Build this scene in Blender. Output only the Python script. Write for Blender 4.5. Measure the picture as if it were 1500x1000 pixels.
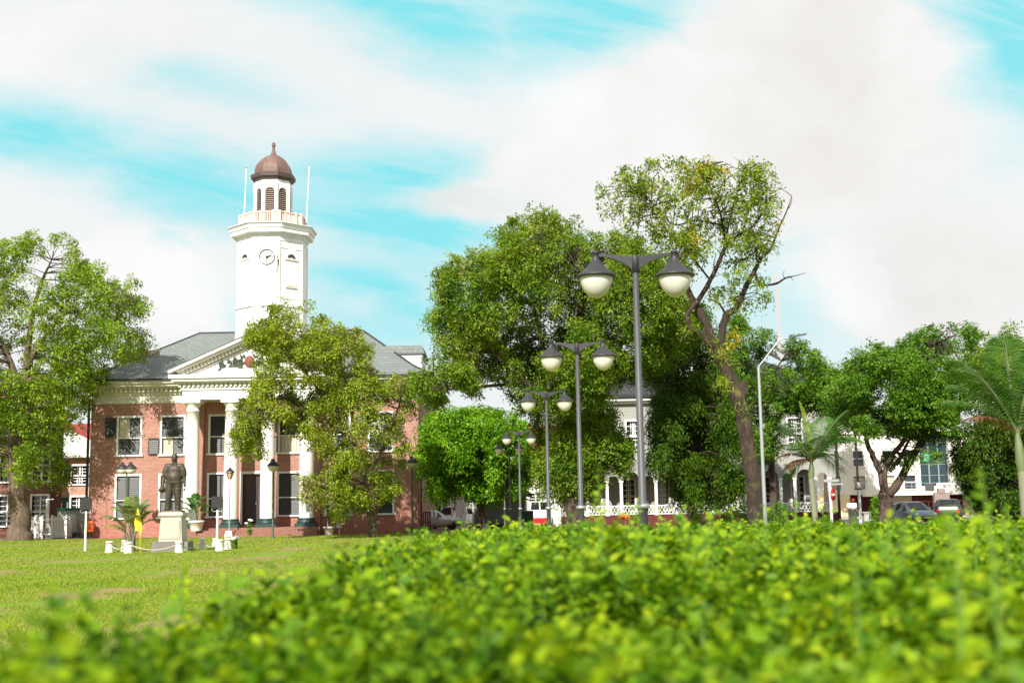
import bpy, math, random
import numpy as np
from mathutils import Matrix, Vector
R = math.radians
for o in list(bpy.data.objects): bpy.data.objects.remove(o)
sc = bpy.context.scene; COL = sc.collection
# ------------------------------------------------------------------ camera
CAM_H = 1.45; FPX = 1800.0; ROLL = R(1.0); TILT = math.atan(245*math.cos(ROLL)/FPX)
cd = bpy.data.cameras.new('camera'); cam = bpy.data.objects.new('camera', cd); COL.objects.link(cam)
cd.sensor_width = 36; cd.lens = FPX/1500*36; cd.clip_start = .1; cd.clip_end = 3000
cam.matrix_world = Matrix.Translation((0, 0, CAM_H)) @ Matrix.Rotation(R(90)+TILT, 4, 'X') @ Matrix.Rotation(-ROLL, 4, 'Z')
cd.dof.use_dof = True; cd.dof.focus_distance = 70; cd.dof.aperture_fstop = 2.4
sc.camera = cam
# ------------------------------------------------------------------ sun, sky, exposure
SUN_EL = R(36); SUN_AZ = R(196)          # compass bearing of the sun, +Y = north, clockwise
sd = bpy.data.lights.new('sun', 'SUN'); sun = bpy.data.objects.new('sun', sd); COL.objects.link(sun)
sd.energy = 3.4; sd.angle = R(.53); sd.color = (1, .955, .88)
SDIR = Vector((math.sin(SUN_AZ)*math.cos(SUN_EL), math.cos(SUN_AZ)*math.cos(SUN_EL), math.sin(SUN_EL)))
sun.rotation_euler = SDIR.to_track_quat('Z', 'Y').to_euler(); sun.location = (-40, -40, 60)
sc.view_settings.view_transform = 'Standard'; sc.view_settings.look = 'None'
sc.view_settings.exposure = 1.12; sc.view_settings.gamma = 1; sc.view_settings.use_curve_mapping = False
sc.cycles.max_bounces = 6; sc.cycles.transparent_max_bounces = 6; sc.cycles.transmission_bounces = 3
sc.cycles.diffuse_bounces = 3; sc.cycles.glossy_bounces = 2; sc.cycles.use_denoising = True
sc.cycles.caustics_reflective = False; sc.cycles.caustics_refractive = False

def ray(px, py):
    x = px-750; y = 500-py
    xr = x*math.cos(ROLL)+y*math.sin(ROLL); yr = -x*math.sin(ROLL)+y*math.cos(ROLL)
    Z = yr*math.cos(TILT)+FPX*math.sin(TILT); Y = FPX*math.cos(TILT)-yr*math.sin(TILT)
    return xr/Y, Z/Y
def P(px, py, D):
    a, b = ray(px, py); return Vector((a*D, D, CAM_H+b*D))

world = bpy.data.worlds.new('World'); sc.world = world; world.use_nodes = True
class NT:
    def __init__(s, t): s.t = t; s.t.nodes.clear()
    def n(s, typ, ins=None, **kw):
        nd = s.t.nodes.new(typ)
        for k, v in kw.items(): setattr(nd, k, v)
        for k, v in (ins or {}).items():
            if hasattr(v, 'is_output') or isinstance(v, bpy.types.NodeSocket): s.t.links.new(v, nd.inputs[k])
            else: nd.inputs[k].default_value = v
        return nd
    def math(s, op, a, b=0.0, c=0.0, clamp=False):
        return s.n('ShaderNodeMath', {0: a, 1: b, 2: c}, operation=op, use_clamp=clamp).outputs[0]
    def mix(s, f, a, b, blend='MIX'):
        nd = s.n('ShaderNodeMixRGB', {0: f, 1: a, 2: b}, blend_type=blend); return nd.outputs[0]
    def ramp(s, f, stops, interp='LINEAR'):
        nd = s.n('ShaderNodeValToRGB', {0: f}); cr = nd.color_ramp; cr.interpolation = interp
        while len(cr.elements) < len(stops): cr.elements.new(.5)
        for e, (p, c) in zip(cr.elements, stops): e.position = p; e.color = c if len(c) == 4 else (*c, 1)
        return nd.outputs[0]
    def noise(s, vec, scale, detail=4, rough=.55, dist=0):
        return s.n('ShaderNodeTexNoise', {'Vector': vec, 'Scale': scale, 'Detail': detail, 'Roughness': rough, 'Distortion': dist})
def rgb(r, g, b): return (r, g, b, 1)

def build_sky():
    w = NT(world.node_tree)
    sky = w.n('ShaderNodeTexSky', sky_type='NISHITA', sun_disc=False, sun_elevation=SUN_EL, sun_rotation=SUN_AZ)
    tc = w.n('ShaderNodeTexCoord').outputs['Generated']
    sp = w.n('ShaderNodeSeparateXYZ', {0: tc})
    yy = w.math('MAXIMUM', sp.outputs[1], .15)
    u = w.math('DIVIDE', sp.outputs[0], yy); v = w.math('DIVIDE', sp.outputs[2], yy)
    uv = w.n('ShaderNodeCombineXYZ', {0: u, 1: v, 2: 0.0}).outputs[0]
    st = w.n('ShaderNodeVectorMath', {0: uv, 1: (1, 2.2, 1)}, operation='MULTIPLY').outputs[0]
    ro = w.n('ShaderNodeVectorRotate', {'Vector': uv, 'Angle': R(14)}, rotation_type='Z_AXIS').outputs[0]
    sk = w.n('ShaderNodeVectorMath', {0: ro, 1: (1, 5.5, 1)}, operation='MULTIPLY').outputs[0]
    def wobble(vec, sc, ax, ay, det=6):
        nc = w.n('ShaderNodeVectorMath', {0: w.noise(vec, sc, det, .62, .2).outputs['Color'], 1: (.5, .5, .5)}, operation='SUBTRACT').outputs[0]
        return w.n('ShaderNodeVectorMath', {0: nc, 1: (ax, ay, 0)}, operation='MULTIPLY').outputs[0]
    add = lambda a, b: w.n('ShaderNodeVectorMath', {0: a, 1: b}, operation='ADD').outputs[0]
    uvd = add(uv, wobble(st, 4.0, .15, .09)); uvc = add(add(uv, wobble(st, 5.0, .11, .09, 8)), wobble(st, 17.0, .03, .03, 8))
    def lobe(vec, x0, y0, x1, y1, wd, k, o=1.75, i=.1):
        ax, ay = ray(x0, y0); bx, by = ray(x1, y1); L = math.hypot(bx-ax, by-ay)/2+wd/FPX*.6; an = math.atan2(by-ay, bx-ax); W = wd/FPX
        d = w.n('ShaderNodeVectorMath', {0: vec, 1: ((ax+bx)/2, (ay+by)/2, 0)}, operation='SUBTRACT').outputs[0]
        r_ = w.n('ShaderNodeVectorRotate', {'Vector': d, 'Angle': -an}, rotation_type='Z_AXIS').outputs[0]
        s2 = w.n('ShaderNodeVectorMath', {0: r_, 1: (1/L, 1/W, 0)}, operation='MULTIPLY').outputs[0]
        ln = w.n('ShaderNodeVectorMath', {0: s2}, operation='LENGTH').outputs[1]
        return w.n('ShaderNodeMapRange', {0: ln, 1: o, 2: i, 3: 0., 4: k}, interpolation_type='SMOOTHSTEP').outputs[0]
    def union(vec, lst, **kw):
        t = None
        for a in lst:
            m = lobe(vec, *a, **kw); t = m if t is None else w.math('MAXIMUM', t, m)
        return t
    # openings of clear air between thin veils of cloud
    clear = union(uvd, ((430, -60, 760, 50, 75, 1.), (720, 25, 1030, 85, 75, 1.1), (-120, 150, 210, 225, 62, 1.), (150, 235, 480, 290, 56, .95), (440, 280, 720, 330, 88, 1.2), (450, 390, 620, 470, 85, .95),
                        (150, 95, 420, 130, 36, .4), (1400, 40, 1580, 90, 120, 1.1), (1060, 390, 1230, 450, 130, .42), (228, 344, 262, 350, 20, .8), (300, 420, 345, 480, 40, .5)))
    streak = w.n('ShaderNodeMapRange', {0: w.noise(sk, 4.2, 9, .60, .9).outputs[0], 1: .36, 2: .70, 3: 1.2, 4: .5}).outputs[0]
    clear = w.math('MULTIPLY', clear, streak, clamp=True)
    # heaped clouds with firmer edges in front of the veils
    heap = union(uvc, ((900, 190, 1330, 170, 165, 1.), (1060, 60, 1350, 90, 115, 1.), (650, 290, 1000, 260, 70, .9), (1250, 400, 1560, 440, 130, .9), (60, 440, 300, 420, 90, .8), (-60, 60, 260, 40, 60, .6)), o=1.3, i=.78)
    clear = w.math('MULTIPLY', clear, w.math('SUBTRACT', 1.0, heap), clamp=True)
    n3 = w.noise(uvc, 4.2, 7, .6).outputs[0]; n4 = w.noise(add(uvd, (.02, .03, 0)), 2.0, 4, .5).outputs[0]
    veil = w.ramp(n3, [(.3, (7.3, 7.8, 7.9)), (.7, (8.3, 8.4, 8.35))])
    cl = w.ramp(w.math('ADD', w.math('MULTIPLY', n3, .6), w.math('MULTIPLY', n4, .4)), [(.36, (7.3, 7.1, 6.9)), (.47, (8.1, 7.95, 7.8)), (.58, (8.9, 8.8, 8.7))])
    cl = w.mix(heap, veil, cl)
    base = w.mix(.92, sky.outputs[0], rgb(2.4, 7.5, 8.1), 'MIX')
    col = w.mix(clear, cl, base)
    bg = w.n('ShaderNodeBackground', {0: col, 1: .052})
    out = w.n('ShaderNodeOutputWorld', {0: bg.outputs[0]})
build_sky()

# ------------------------------------------------------------------ materials
MATS = {}
def newmat(name):
    m = bpy.data.materials.new(name); m.use_nodes = True; t = NT(m.node_tree); MATS[name] = m
    return m, t
def finish(t, bsdf, bump=None, disp=None):
    t.n('ShaderNodeOutputMaterial', {0: bsdf})
def plain(name, c, rough=.6, var=.12, scale=3.0, metal=0, bump=0.0, spec=.5, dirt=None, dirt_amt=.0):
    m, t = newmat(name); tc = t.n('ShaderNodeTexCoord').outputs['Object']
    n = t.noise(tc, scale, 6, .6).outputs[0]
    col = t.mix(n, rgb(*[x*(1-var) for x in c]), rgb(*[min(1, x*(1+var)) for x in c]))
    if dirt:
        st = t.n('ShaderNodeVectorMath', {0: tc, 1: (1, 1, .35)}, operation='MULTIPLY').outputs[0]
        n2 = t.noise(st, scale*.7, 8, .7).outputs[0]
        f = t.n('ShaderNodeMapRange', {0: n2, 1: .5, 2: .75, 3: 0., 4: dirt_amt}).outputs[0]
        col = t.mix(f, col, rgb(*dirt))
    ins = {'Base Color': col, 'Roughness': rough, 'Metallic': metal, 'Specular IOR Level': spec}
    if bump:
        ins['Normal'] = t.n('ShaderNodeBump', {'Height': n, 'Strength': bump, 'Distance': .05}).outputs[0]
    b = t.n('ShaderNodeBsdfPrincipled', ins); finish(t, b.outputs[0]); return m
def wall_vec(t):
    tc = t.n('ShaderNodeTexCoord').outputs['Object']; s = t.n('ShaderNodeSeparateXYZ', {0: tc})
    return tc, s, t.n('ShaderNodeCombineXYZ', {0: t.math('ADD', s.outputs[0], s.outputs[1]), 1: s.outputs[2], 2: 0.0}).outputs[0]
def brick(name, c1, c2, mortar, w=.24, h=.085, stain=True, ms=.012):
    m, t = newmat(name); tc, s, v = wall_vec(t)
    b = t.n('ShaderNodeTexBrick', {'Vector': v, 'Color1': rgb(*c1), 'Color2': rgb(*c2), 'Mortar': rgb(*mortar), 'Scale': 1.0,
            'Mortar Size': ms, 'Bias': -.1, 'Brick Width': w, 'Row Height': h})
    n = t.noise(tc, .55, 8, .65).outputs[0]
    n2 = t.noise(tc, 2.6, 6, .7).outputs[0]; n5 = t.noise(v, 7.5, 5, .75).outputs[0]
    col = t.mix(t.n('ShaderNodeMapRange', {0: n, 1: .3, 2: .7, 3: .0, 4: .55}).outputs[0], b.outputs[0], rgb(*[x*.62 for x in c1]))
    col = t.mix(t.n('ShaderNodeMapRange', {0: n5, 1: .45, 2: .7, 3: .0, 4: .55}).outputs[0], col, rgb(*[x*.5 for x in c2]))
    if stain:   # pale salt bloom and red rising damp near the foot of the wall
        low = t.n('ShaderNodeMapRange', {0: s.outputs[2], 1: 3.2, 2: .4, 3: 0., 4: 1.}).outputs[0]
        f = t.math('MULTIPLY', low, t.n('ShaderNodeMapRange', {0: n2, 1: .35, 2: .65, 3: 0., 4: .75}).outputs[0])
        col = t.mix(f, col, rgb(.36, .085, .05))
        ff = t.n('ShaderNodeMapRange', {0: t.noise(tc, 1.3, 8, .75).outputs[0], 1: .58, 2: .72, 3: 0., 4: .6}).outputs[0]
        col = t.mix(ff, col, rgb(.55, .40, .33))
    bp = t.n('ShaderNodeBump', {'Height': b.outputs[1], 'Strength': .4, 'Distance': .01, }, invert=True).outputs[0]
    bs = t.n('ShaderNodeBsdfPrincipled', {'Base Color': col, 'Roughness': .85, 'Normal': bp}); finish(t, bs.outputs[0]); return m
def siding(name, c, line=.2, depth=.6, axis=2):
    m, t = newmat(name); tc, s, v = wall_vec(t)
    fr = t.math('FRACT', t.math('DIVIDE', s.outputs[axis], line))
    edge = t.n('ShaderNodeMapRange', {0: fr, 1: .0, 2: .14, 3: depth, 4: 0.}).outputs[0]
    n = t.noise(tc, 1.2, 7, .65).outputs[0]
    col = t.mix(n, rgb(*[x*.8 for x in c]), rgb(*c)); col = t.mix(edge, col, rgb(*[x*.3 for x in c]))
    bp = t.n('ShaderNodeBump', {'Height': fr, 'Strength': .5, 'Distance': .02}).outputs[0]
    bs = t.n('ShaderNodeBsdfPrincipled', {'Base Color': col, 'Roughness': .6, 'Normal': bp}); finish(t, bs.outputs[0]); return m
def leafmat(name, cols, trans=.30, rough=.42, pscale=.35, patch=None, spec=.35):
    m, t = newmat(name)
    g = t.n('ShaderNodeNewGeometry'); rnd = g.outputs['Random Per Island']
    tc = t.n('ShaderNodeTexCoord').outputs['Object']
    n = t.noise(tc, pscale, 4, .6).outputs[0]
    f = t.math('ADD', t.math('MULTIPLY', rnd, .62), t.math('MULTIPLY_ADD', n, 1.3, -.46), clamp=True)
    k = len(cols); col = t.ramp(f, [(i/(k-1), c) for i, c in enumerate(cols)])
    if patch:
        pf = t.n('ShaderNodeMapRange', {0: t.noise(tc, pscale*1.7, 3, .5).outputs[0], 1: patch[1], 2: patch[1]+.1, 3: 0., 4: patch[2]}).outputs[0]
        col = t.mix(pf, col, rgb(*patch[0]))
    p = t.n('ShaderNodeBsdfPrincipled', {'Base Color': col, 'Roughness': rough, 'Specular IOR Level': spec})
    tcol = t.mix(1.0, col, rgb(1.25, 1.3, .55), 'MULTIPLY')
    tr = t.n('ShaderNodeBsdfTranslucent', {'Color': tcol})
    mx = t.n('ShaderNodeMixShader', {0: trans, 1: p.outputs[0], 2: tr.outputs[0]}); finish(t, mx.outputs[0]); return m
def bark(name, c1, c2, scale=6, moss=None, fleck=2.0):
    m, t = newmat(name); tc = t.n('ShaderNodeTexCoord').outputs['Object']
    st = t.n('ShaderNodeVectorMath', {0: tc, 1: (1, 1, .3)}, operation='MULTIPLY').outputs[0]
    n = t.noise(st, scale, 8, .7, .5).outputs[0]
    col = t.ramp(n, [(.3, c1), (.60, c2), (.70, tuple(min(1, x*fleck) for x in c2))])
    if moss:
        f = t.n('ShaderNodeMapRange', {0: t.noise(tc, 1.1, 5, .6).outputs[0], 1: .55, 2: .68, 3: 0., 4: .8}).outputs[0]
        col = t.mix(f, col, rgb(*moss))
    bp = t.n('ShaderNodeBump', {'Height': n, 'Strength': .9, 'Distance': .06}).outputs[0]
    bs = t.n('ShaderNodeBsdfPrincipled', {'Base Color': col, 'Roughness': .9, 'Normal': bp}); finish(t, bs.outputs[0]); return m
def glassy(name, c, rough=.08):
    m, t = newmat(name); tc = t.n('ShaderNodeTexCoord').outputs['Object']
    n = t.noise(tc, .9, 3).outputs[0]
    col = t.mix(n, rgb(*[x*.6 for x in c]), rgb(*[x*1.3 for x in c]))
    bs = t.n('ShaderNodeBsdfPrincipled', {'Base Color': col, 'Roughness': rough, 'Specular IOR Level': .8}); finish(t, bs.outputs[0]); return m

M = {}
M['brick'] = brick('court_brick', (.47, .205, .148), (.33, .125, .09), (.50, .36, .30), w=.26, h=.09, ms=.014)
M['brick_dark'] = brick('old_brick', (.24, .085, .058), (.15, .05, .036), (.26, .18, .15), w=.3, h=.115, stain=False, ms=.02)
M['brick_light'] = brick('light_brick', (.52, .24, .155), (.40, .16, .10), (.60, .46, .36), w=.34, h=.13, stain=False, ms=.03)
M['step'] = brick('step_brick', (.33, .13, .09), (.26, .10, .07), (.3, .2, .16), stain=False)
M['white'] = plain('white_paint', (.80, .785, .75), .55, .05, 1.5, dirt=(.52, .45, .36), dirt_amt=.35)
M['tower_white'] = plain('tower_paint', (.84, .83, .81), .55, .03, 1.2, dirt=(.50, .36, .29), dirt_amt=.6)
M['cream'] = plain('cream_paint', (.66, .63, .53), .6, .06, 1.5, dirt=(.42, .37, .26), dirt_amt=.3)
M['column'] = plain('column_paint', (.80, .775, .71), .5, .04, 1.2, dirt=(.5, .44, .33), dirt_amt=.4)
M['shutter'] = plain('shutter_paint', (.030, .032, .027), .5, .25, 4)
M['shutter_green'] = plain('green_shutter', (.02, .05, .035), .5, .2, 4)
M['plinth'] = plain('green_plinth', (.02, .05, .042), .45, .15, 4)
M['door'] = plain('dark_door', (.045, .036, .032), .5, .15, 4)
M['black'] = plain('black_metal', (.015, .015, .016), .45, .2, 5)
M['lampgrey'] = plain('lamp_grey', (.030, .030, .032), .5, .08, 6, bump=.05)
M['postgrey'] = plain('post_grey', (.068, .071, .074), .5, .1, 5, dirt=(.1, .1, .1), dirt_amt=.4)
M['galv'] = plain('galvanised', (.36, .38, .39), .4, .1, 6, metal=.4)
M['rail'] = plain('rail_timber', (.62, .50, .42), .7, .15, 6, dirt=(.30, .16, .11), dirt_amt=.7)
M['copper'] = plain('dome_copper', (.15, .085, .068), .62, .25, 2.2, metal=.1, dirt=(.32, .27, .22), dirt_amt=.5)
M['copper_dark'] = plain('dome_eave', (.07, .045, .04), .5, .2, 3)
M['louver'] = plain('louver', (.06, .045, .042), .7, .3, 8)
M['louver_slat'] = plain('louver_slat', (.36, .27, .23), .7, .3, 8)
M['pane'] = glassy('window_glass', (.03, .035, .04))
M['pane_blue'] = glassy('curtain_glass', (.018, .045, .055))
M['blind'] = plain('tan_blind', (.50, .42, .30), .8, .15, 3)
M['curtain'] = plain('curtain_cloth', (.62, .58, .42), .9, .2, 7)
M['capbrown'] = plain('cap_tiles', (.20, .15, .11), .8, .35, 5)
M['slate'] = brick('slate_roof', (.21, .235, .22), (.165, .185, .175), (.12, .13, .125), w=.42, h=.26, stain=False, ms=.02)
M['slate_dark'] = brick('dark_slate', (.055, .055, .06), (.04, .04, .045), (.02, .02, .02), w=.4, h=.25, stain=False, ms=.02)
M['redroof'] = siding('red_metal_roof', (.25, .035, .03), .45, .5, 0)
M['siding'] = siding('white_siding', (.37, .36, .325), .21, .7)
M['siding_grey'] = siding('grey_boards', (.17, .17, .15), .24, .6)
M['siding_pale'] = siding('pale_boards', (.62, .66, .58), .3, .35)
M['redwall'] = plain('oxblood_wall', (.10, .012, .012), .7, .2, 2)
M['render'] = plain('white_render', (.80, .76, .68), .8, .05, .8, dirt=(.6, .47, .33), dirt_amt=.35)
M['yellowrender'] = plain('yellow_render', (.74, .62, .36), .8, .08, 1.2, dirt=(.75, .72, .62), dirt_amt=.6)
M['bronze'] = plain('bronze', (.055, .045, .030), .5, .4, 5, metal=.25, bump=.15, dirt=(.14, .105, .065), dirt_amt=.7)
M['stone'] = plain('pedestal_stone', (.46, .43, .345), .8, .12, 2.5, bump=.08, dirt=(.27, .25, .19), dirt_amt=.55)
M['stone_dark'] = plain('pedestal_dark', (.17, .16, .14), .8, .15, 4)
M['bollard'] = plain('bollard_paint', (.76, .71, .58), .7, .1, 6, dirt=(.35, .3, .2), dirt_amt=.5)
M['orange'] = plain('orange_plastic', (.75, .13, .015), .5, .1, 5)
M['cabin'] = plain('cabin_grey', (.36, .37, .35), .6, .06, 2)
M['green'] = plain('green_trim', (.01, .13, .05), .5, .1, 3)
M['pot'] = plain('white_pot', (.78, .75, .68), .5, .05, 5)
M['yellow'] = plain('yellow_leaf', (.75, .56, .02), .6, .15, 8)
M['flower'] = plain('white_flower', (.85, .83, .85), .6, .05, 9)
M['chain'] = plain('grey_chain', (.42, .40, .35), .6, .2, 20)
M['globe'] = plain('opal_globe', (.66, .64, .56), .28, .05, 3, spec=.6)
M['globe2'] = plain('opal_inner', (.88, .86, .78), .35, .04, 3)
M['amber'] = plain('amber_pane', (.50, .36, .20), .25, .1, 4)
M['tyre'] = plain('tyre', (.02, .02, .02), .8, .2, 9)
M['rim'] = plain('rim', (.5, .5, .5), .3, .1, 9, metal=.8)
M['car_grey'] = plain('car_paint_grey', (.17, .23, .25), .25, .03, 2, metal=.3, spec=.8)
M['car_black'] = plain('car_paint_black', (.012, .014, .014), .2, .03, 2, spec=.8)
M['car_silver'] = plain('car_paint_silver', (.50, .49, .46), .3, .03, 2, metal=.3, spec=.7)
M['car_white'] = plain('car_paint_white', (.78, .78, .76), .3, .03, 2, spec=.6)
M['red'] = plain('red_paint', (.55, .02, .02), .4, .08, 4)
M['lens'] = plain('lamp_lens', (.7, .7, .7), .12, .05, 6, spec=.8)
M['plate'] = plain('yellow_plate', (.75, .48, .05), .5, .05, 6)
M['skin'] = plain('skin', (.16, .085, .055), .6, .05, 9)
M['shirt'] = plain('white_shirt', (.78, .77, .74), .8, .05, 9)
M['trousers'] = plain('dark_trousers', (.05, .045, .05), .8, .1, 9)
M['hair'] = plain('dark_hair', (.015, .012, .01), .8, .1, 9)
M['concrete'] = plain('concrete', (.42, .40, .36), .85, .12, 3, bump=.1)
M['oliveg'] = plain('olive_paint', (.06, .075, .05), .5, .1, 4)
M['mast'] = plain('mast_pale', (.62, .36, .33), .6, .1, 1)
M['bark'] = bark('bark_brown', (.028, .018, .013), (.10, .068, .048), fleck=3.0)
M['bark_a'] = bark('bark_tan', (.05, .035, .024), (.17, .12, .08), 6, fleck=2.2)
M['bark_e'] = bark('bark_mossy', (.010, .007, .005), (.052, .033, .023), 7, moss=(.13, .115, .025), fleck=6.0)
M['palm_stem'] = plain('palm_shaft', (.19, .20, .13), .7, .2, 5, dirt=(.2, .17, .1), dirt_amt=.5)
M['leaf_a'] = leafmat('leaf_fresh', [(0.065, 0.143, 0.010), (0.150, 0.260, 0.016), (0.260, 0.370, 0.021), (0.364, 0.390, 0.033)], pscale=.3, spec=.25)
M['leaf_b'] = leafmat('leaf_olive', [(0.103, 0.172, 0.011), (0.196, 0.282, 0.016), (0.299, 0.368, 0.023), (0.356, 0.345, 0.069)], pscale=.35, patch=((.30, .22, .13), .56, .75), spec=.25)
M['leaf_c'] = leafmat('leaf_bright', [(0.066, 0.187, 0.009), (0.154, 0.330, 0.011), (0.253, 0.440, 0.015)], pscale=.5, spec=.3)
M['leaf_d'] = leafmat('leaf_deep', [(0.042, 0.105, 0.010), (0.105, 0.203, 0.014), (0.196, 0.287, 0.018), (0.294, 0.322, 0.031)], pscale=.4, spec=.25)
M['leaf_e'] = leafmat('leaf_sparse', [(0.062, 0.131, 0.013), (0.131, 0.219, 0.016), (0.225, 0.294, 0.022), (0.312, 0.306, 0.037)], pscale=.5, spec=.3)
M['leaf_y'] = leafmat('leaf_yellow', [(.16, .19, .02), (.33, .29, .02), (.42, .34, .03)], pscale=.7)
M['leaf_f'] = leafmat('leaf_weeping', [(0.030, 0.081, 0.007), (0.069, 0.144, 0.010), (0.138, 0.218, 0.014)], pscale=.5, spec=.25)
M['leaf_h'] = leafmat('leaf_mid', [(0.046, 0.130, 0.010), (0.104, 0.221, 0.016), (0.189, 0.312, 0.021)], pscale=.4, spec=.25)
M['leaf_i'] = leafmat('leaf_dense', [(0.023, 0.069, 0.008), (0.057, 0.132, 0.011), (0.172, 0.213, 0.017)], pscale=.5, spec=.25)
M['frond'] = leafmat('frond', [(0.026, 0.078, 0.012), (0.054, 0.138, 0.019), (0.102, 0.198, 0.029)], trans=.22, pscale=.6, spec=.15)
M['frond_y'] = leafmat('frond_pale', [(.20, .30, .03), (.36, .44, .05)], trans=.4, pscale=.8)
M['frond_dead'] = leafmat('frond_dead', [(.10, .04, .022), (.26, .13, .08)], trans=.2, pscale=.8)
M['areca'] = leafmat('areca', [(.05, .10, .02), (.15, .20, .04), (.38, .36, .26)], trans=.3, pscale=1.2, spec=.7, rough=.3)
M['hedge'] = leafmat('hedge_leaf', [(.018, .065, .002), (.06, .155, .004), (.145, .275, .006), (.27, .385, .008), (.41, .455, .012)], trans=.34, rough=.45, pscale=3.2, spec=.16)
M['hedge_core'] = plain('hedge_twig_shade', (.022, .032, .008), .9, .5, 12)  # twig colour kept dark so gaps between leaves read as shade

# ------------------------------------------------------------------ mesh helpers
class MB:
    def __init__(s): s.v = []; s.f = []; s.sm = []
    def add(s, vs, fs, smooth=False):
        o = len(s.v); s.v += [tuple(p) for p in vs]; s.f += [tuple(i+o for i in f) for f in fs]; s.sm += [smooth]*len(fs); return s
    def box(s, x0, x1, y0, y1, z0, z1, top=1.0, rot=None):
        cx, cy = (x0+x1)/2, (y0+y1)/2; vs = []
        for z, k in ((z0, 1), (z1, top)):
            for x, y in ((x0, y0), (x1, y0), (x1, y1), (x0, y1)): vs.append((cx+(x-cx)*k, cy+(y-cy)*k, z))
        if rot:   # (axis point, Matrix)
            c, m = rot; vs = [tuple(Vector(c)+m @ (Vector(p)-Vector(c))) for p in vs]
        return s.add(vs, [(3, 2, 1, 0), (4, 5, 6, 7), (0, 1, 5, 4), (1, 2, 6, 5), (2, 3, 7, 6), (3, 0, 4, 7)])
    def tube(s, pts, rad, n=8, caps=True, smooth=True):
        pts = [Vector(p) for p in pts]; rad = rad if hasattr(rad, '__len__') else [rad]*len(pts)
        t0 = (pts[1]-pts[0]).normalized(); ref = Vector((1, 0, 0)) if abs(t0.x) < .8 else Vector((0, 1, 0))
        vs = []
        for i, p in enumerate(pts):
            t = (pts[min(i+1, len(pts)-1)]-pts[max(i-1, 0)]).normalized()
            ref = (ref-t*ref.dot(t)).normalized(); b = t.cross(ref)
            for k in range(n):
                a = 2*math.pi*k/n; vs.append(p+(ref*math.cos(a)+b*math.sin(a))*rad[i])
        fs = []
        for i in range(len(pts)-1):
            for k in range(n): fs.append((i*n+k, i*n+(k+1) % n, (i+1)*n+(k+1) % n, (i+1)*n+k))
        s.add(vs, fs, smooth)
        if caps: 
            s.add(vs[:n], [tuple(range(n))[::-1]]); s.add(vs[-n:], [tuple(range(n))])
        return s
    def lathe(s, prof, c=(0, 0, 0), n=24, smooth=True, ph=0.0, cap=True):
        vs = []
        for r, z in prof:
            for k in range(n):
                a = 2*math.pi*k/n+ph; vs.append((c[0]+r*math.cos(a), c[1]+r*math.sin(a), c[2]+z))
        fs = []
        for i in range(len(prof)-1):
            for k in range(n): fs.append((i*n+k, i*n+(k+1) % n, (i+1)*n+(k+1) % n, (i+1)*n+k))
        s.add(vs, fs, smooth)
        if cap and prof[0][0] > 1e-4: s.add(vs[:n], [tuple(range(n))[::-1]])
        if cap and prof[-1][0] > 1e-4: s.add(vs[-n:], [tuple(range(n))])
        return s
    def prism(s, poly, y0, y1):          # polygon in XZ, extruded along Y
        n = len(poly); vs = [(x, y0, z) for x, z in poly]+[(x, y1, z) for x, z in poly]
        fs = [tuple(range(n)), tuple(range(2*n-1, n-1, -1))]+[(i, i+n, (i+1) % n+n, (i+1) % n) for i in range(n)]
        return s.add(vs, fs)
    def wall(s, x0, x1, z0, z1, y0, y1, holes):   # wall in XZ between y0 (front) and y1 with real openings
        xs = sorted({x0, x1, *[h[0] for h in holes], *[h[1] for h in holes]}); zs = sorted({z0, z1, *[h[2] for h in holes], *[h[3] for h in holes]})
        ins = lambda x, z: any(h[0] < x < h[1] and h[2] < z < h[3] for h in holes)
        for i in range(len(xs)-1):
            for j in range(len(zs)-1):
                a, b, c, d = xs[i], xs[i+1], zs[j], zs[j+1]
                if ins((a+b)/2, (c+d)/2): continue
                s.add([(a, y0, c), (b, y0, c), (b, y0, d), (a, y0, d)], [(0, 1, 2, 3)])
                s.add([(a, y1, c), (b, y1, c), (b, y1, d), (a, y1, d)], [(3, 2, 1, 0)])
        for a, b, c, d in holes+[(x0, x1, z0, z1)]:
            s.add([(a, y0, c), (b, y0, c), (b, y0, d), (a, y0, d), (a, y1, c), (b, y1, c), (b, y1, d), (a, y1, d)],
                  [(0, 4, 5, 1), (1, 5, 6, 2), (2, 6, 7, 3), (3, 7, 4, 0)])
        return s
    def bar(s, a, b, w, h=None):          # rectangular bar between two points
        h = h or w; a = Vector(a); b = Vector(b); t = (b-a).normalized(); up = Vector((0, 0, 1)) if abs(t.z) < .95 else Vector((0, 1, 0))
        x = t.cross(up).normalized()*w/2; y = x.cross(t).normalized()*h/2
        vs = [a-x-y, a+x-y, a+x+y, a-x+y, b-x-y, b+x-y, b+x+y, b-x+y]
        return s.add(vs, [(3, 2, 1, 0), (4, 5, 6, 7), (0, 1, 5, 4), (1, 2, 6, 5), (2, 3, 7, 6), (3, 0, 4, 7)])
    def move(s, m):
        s.v = [tuple(m @ Vector(p)) for p in s.v]; return s
    def build(s, name, mat, parent=None, local=False):
        off = Vector((0, 0, 0))
        if parent is not None and not local: off = wloc(parent)
        me = bpy.data.meshes.new(name); me.from_pydata([tuple(Vector(p)-off) for p in s.v], [], s.f)
        me.polygons.foreach_set('use_smooth', s.sm); me.materials.append(mat); me.update()
        o = bpy.data.objects.new(name, me); COL.objects.link(o)
        if parent is not None: o.parent = parent
        return o
def wloc(o):
    v = Vector((0, 0, 0))
    while o is not None: v += o.location; o = o.parent
    return v
def tag(o, label=None, cat=None, group=None, kind=None):
    if label: o['label'] = label
    if cat: o['category'] = cat
    if group: o['group'] = group
    if kind: o['kind'] = kind
    return o
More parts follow.
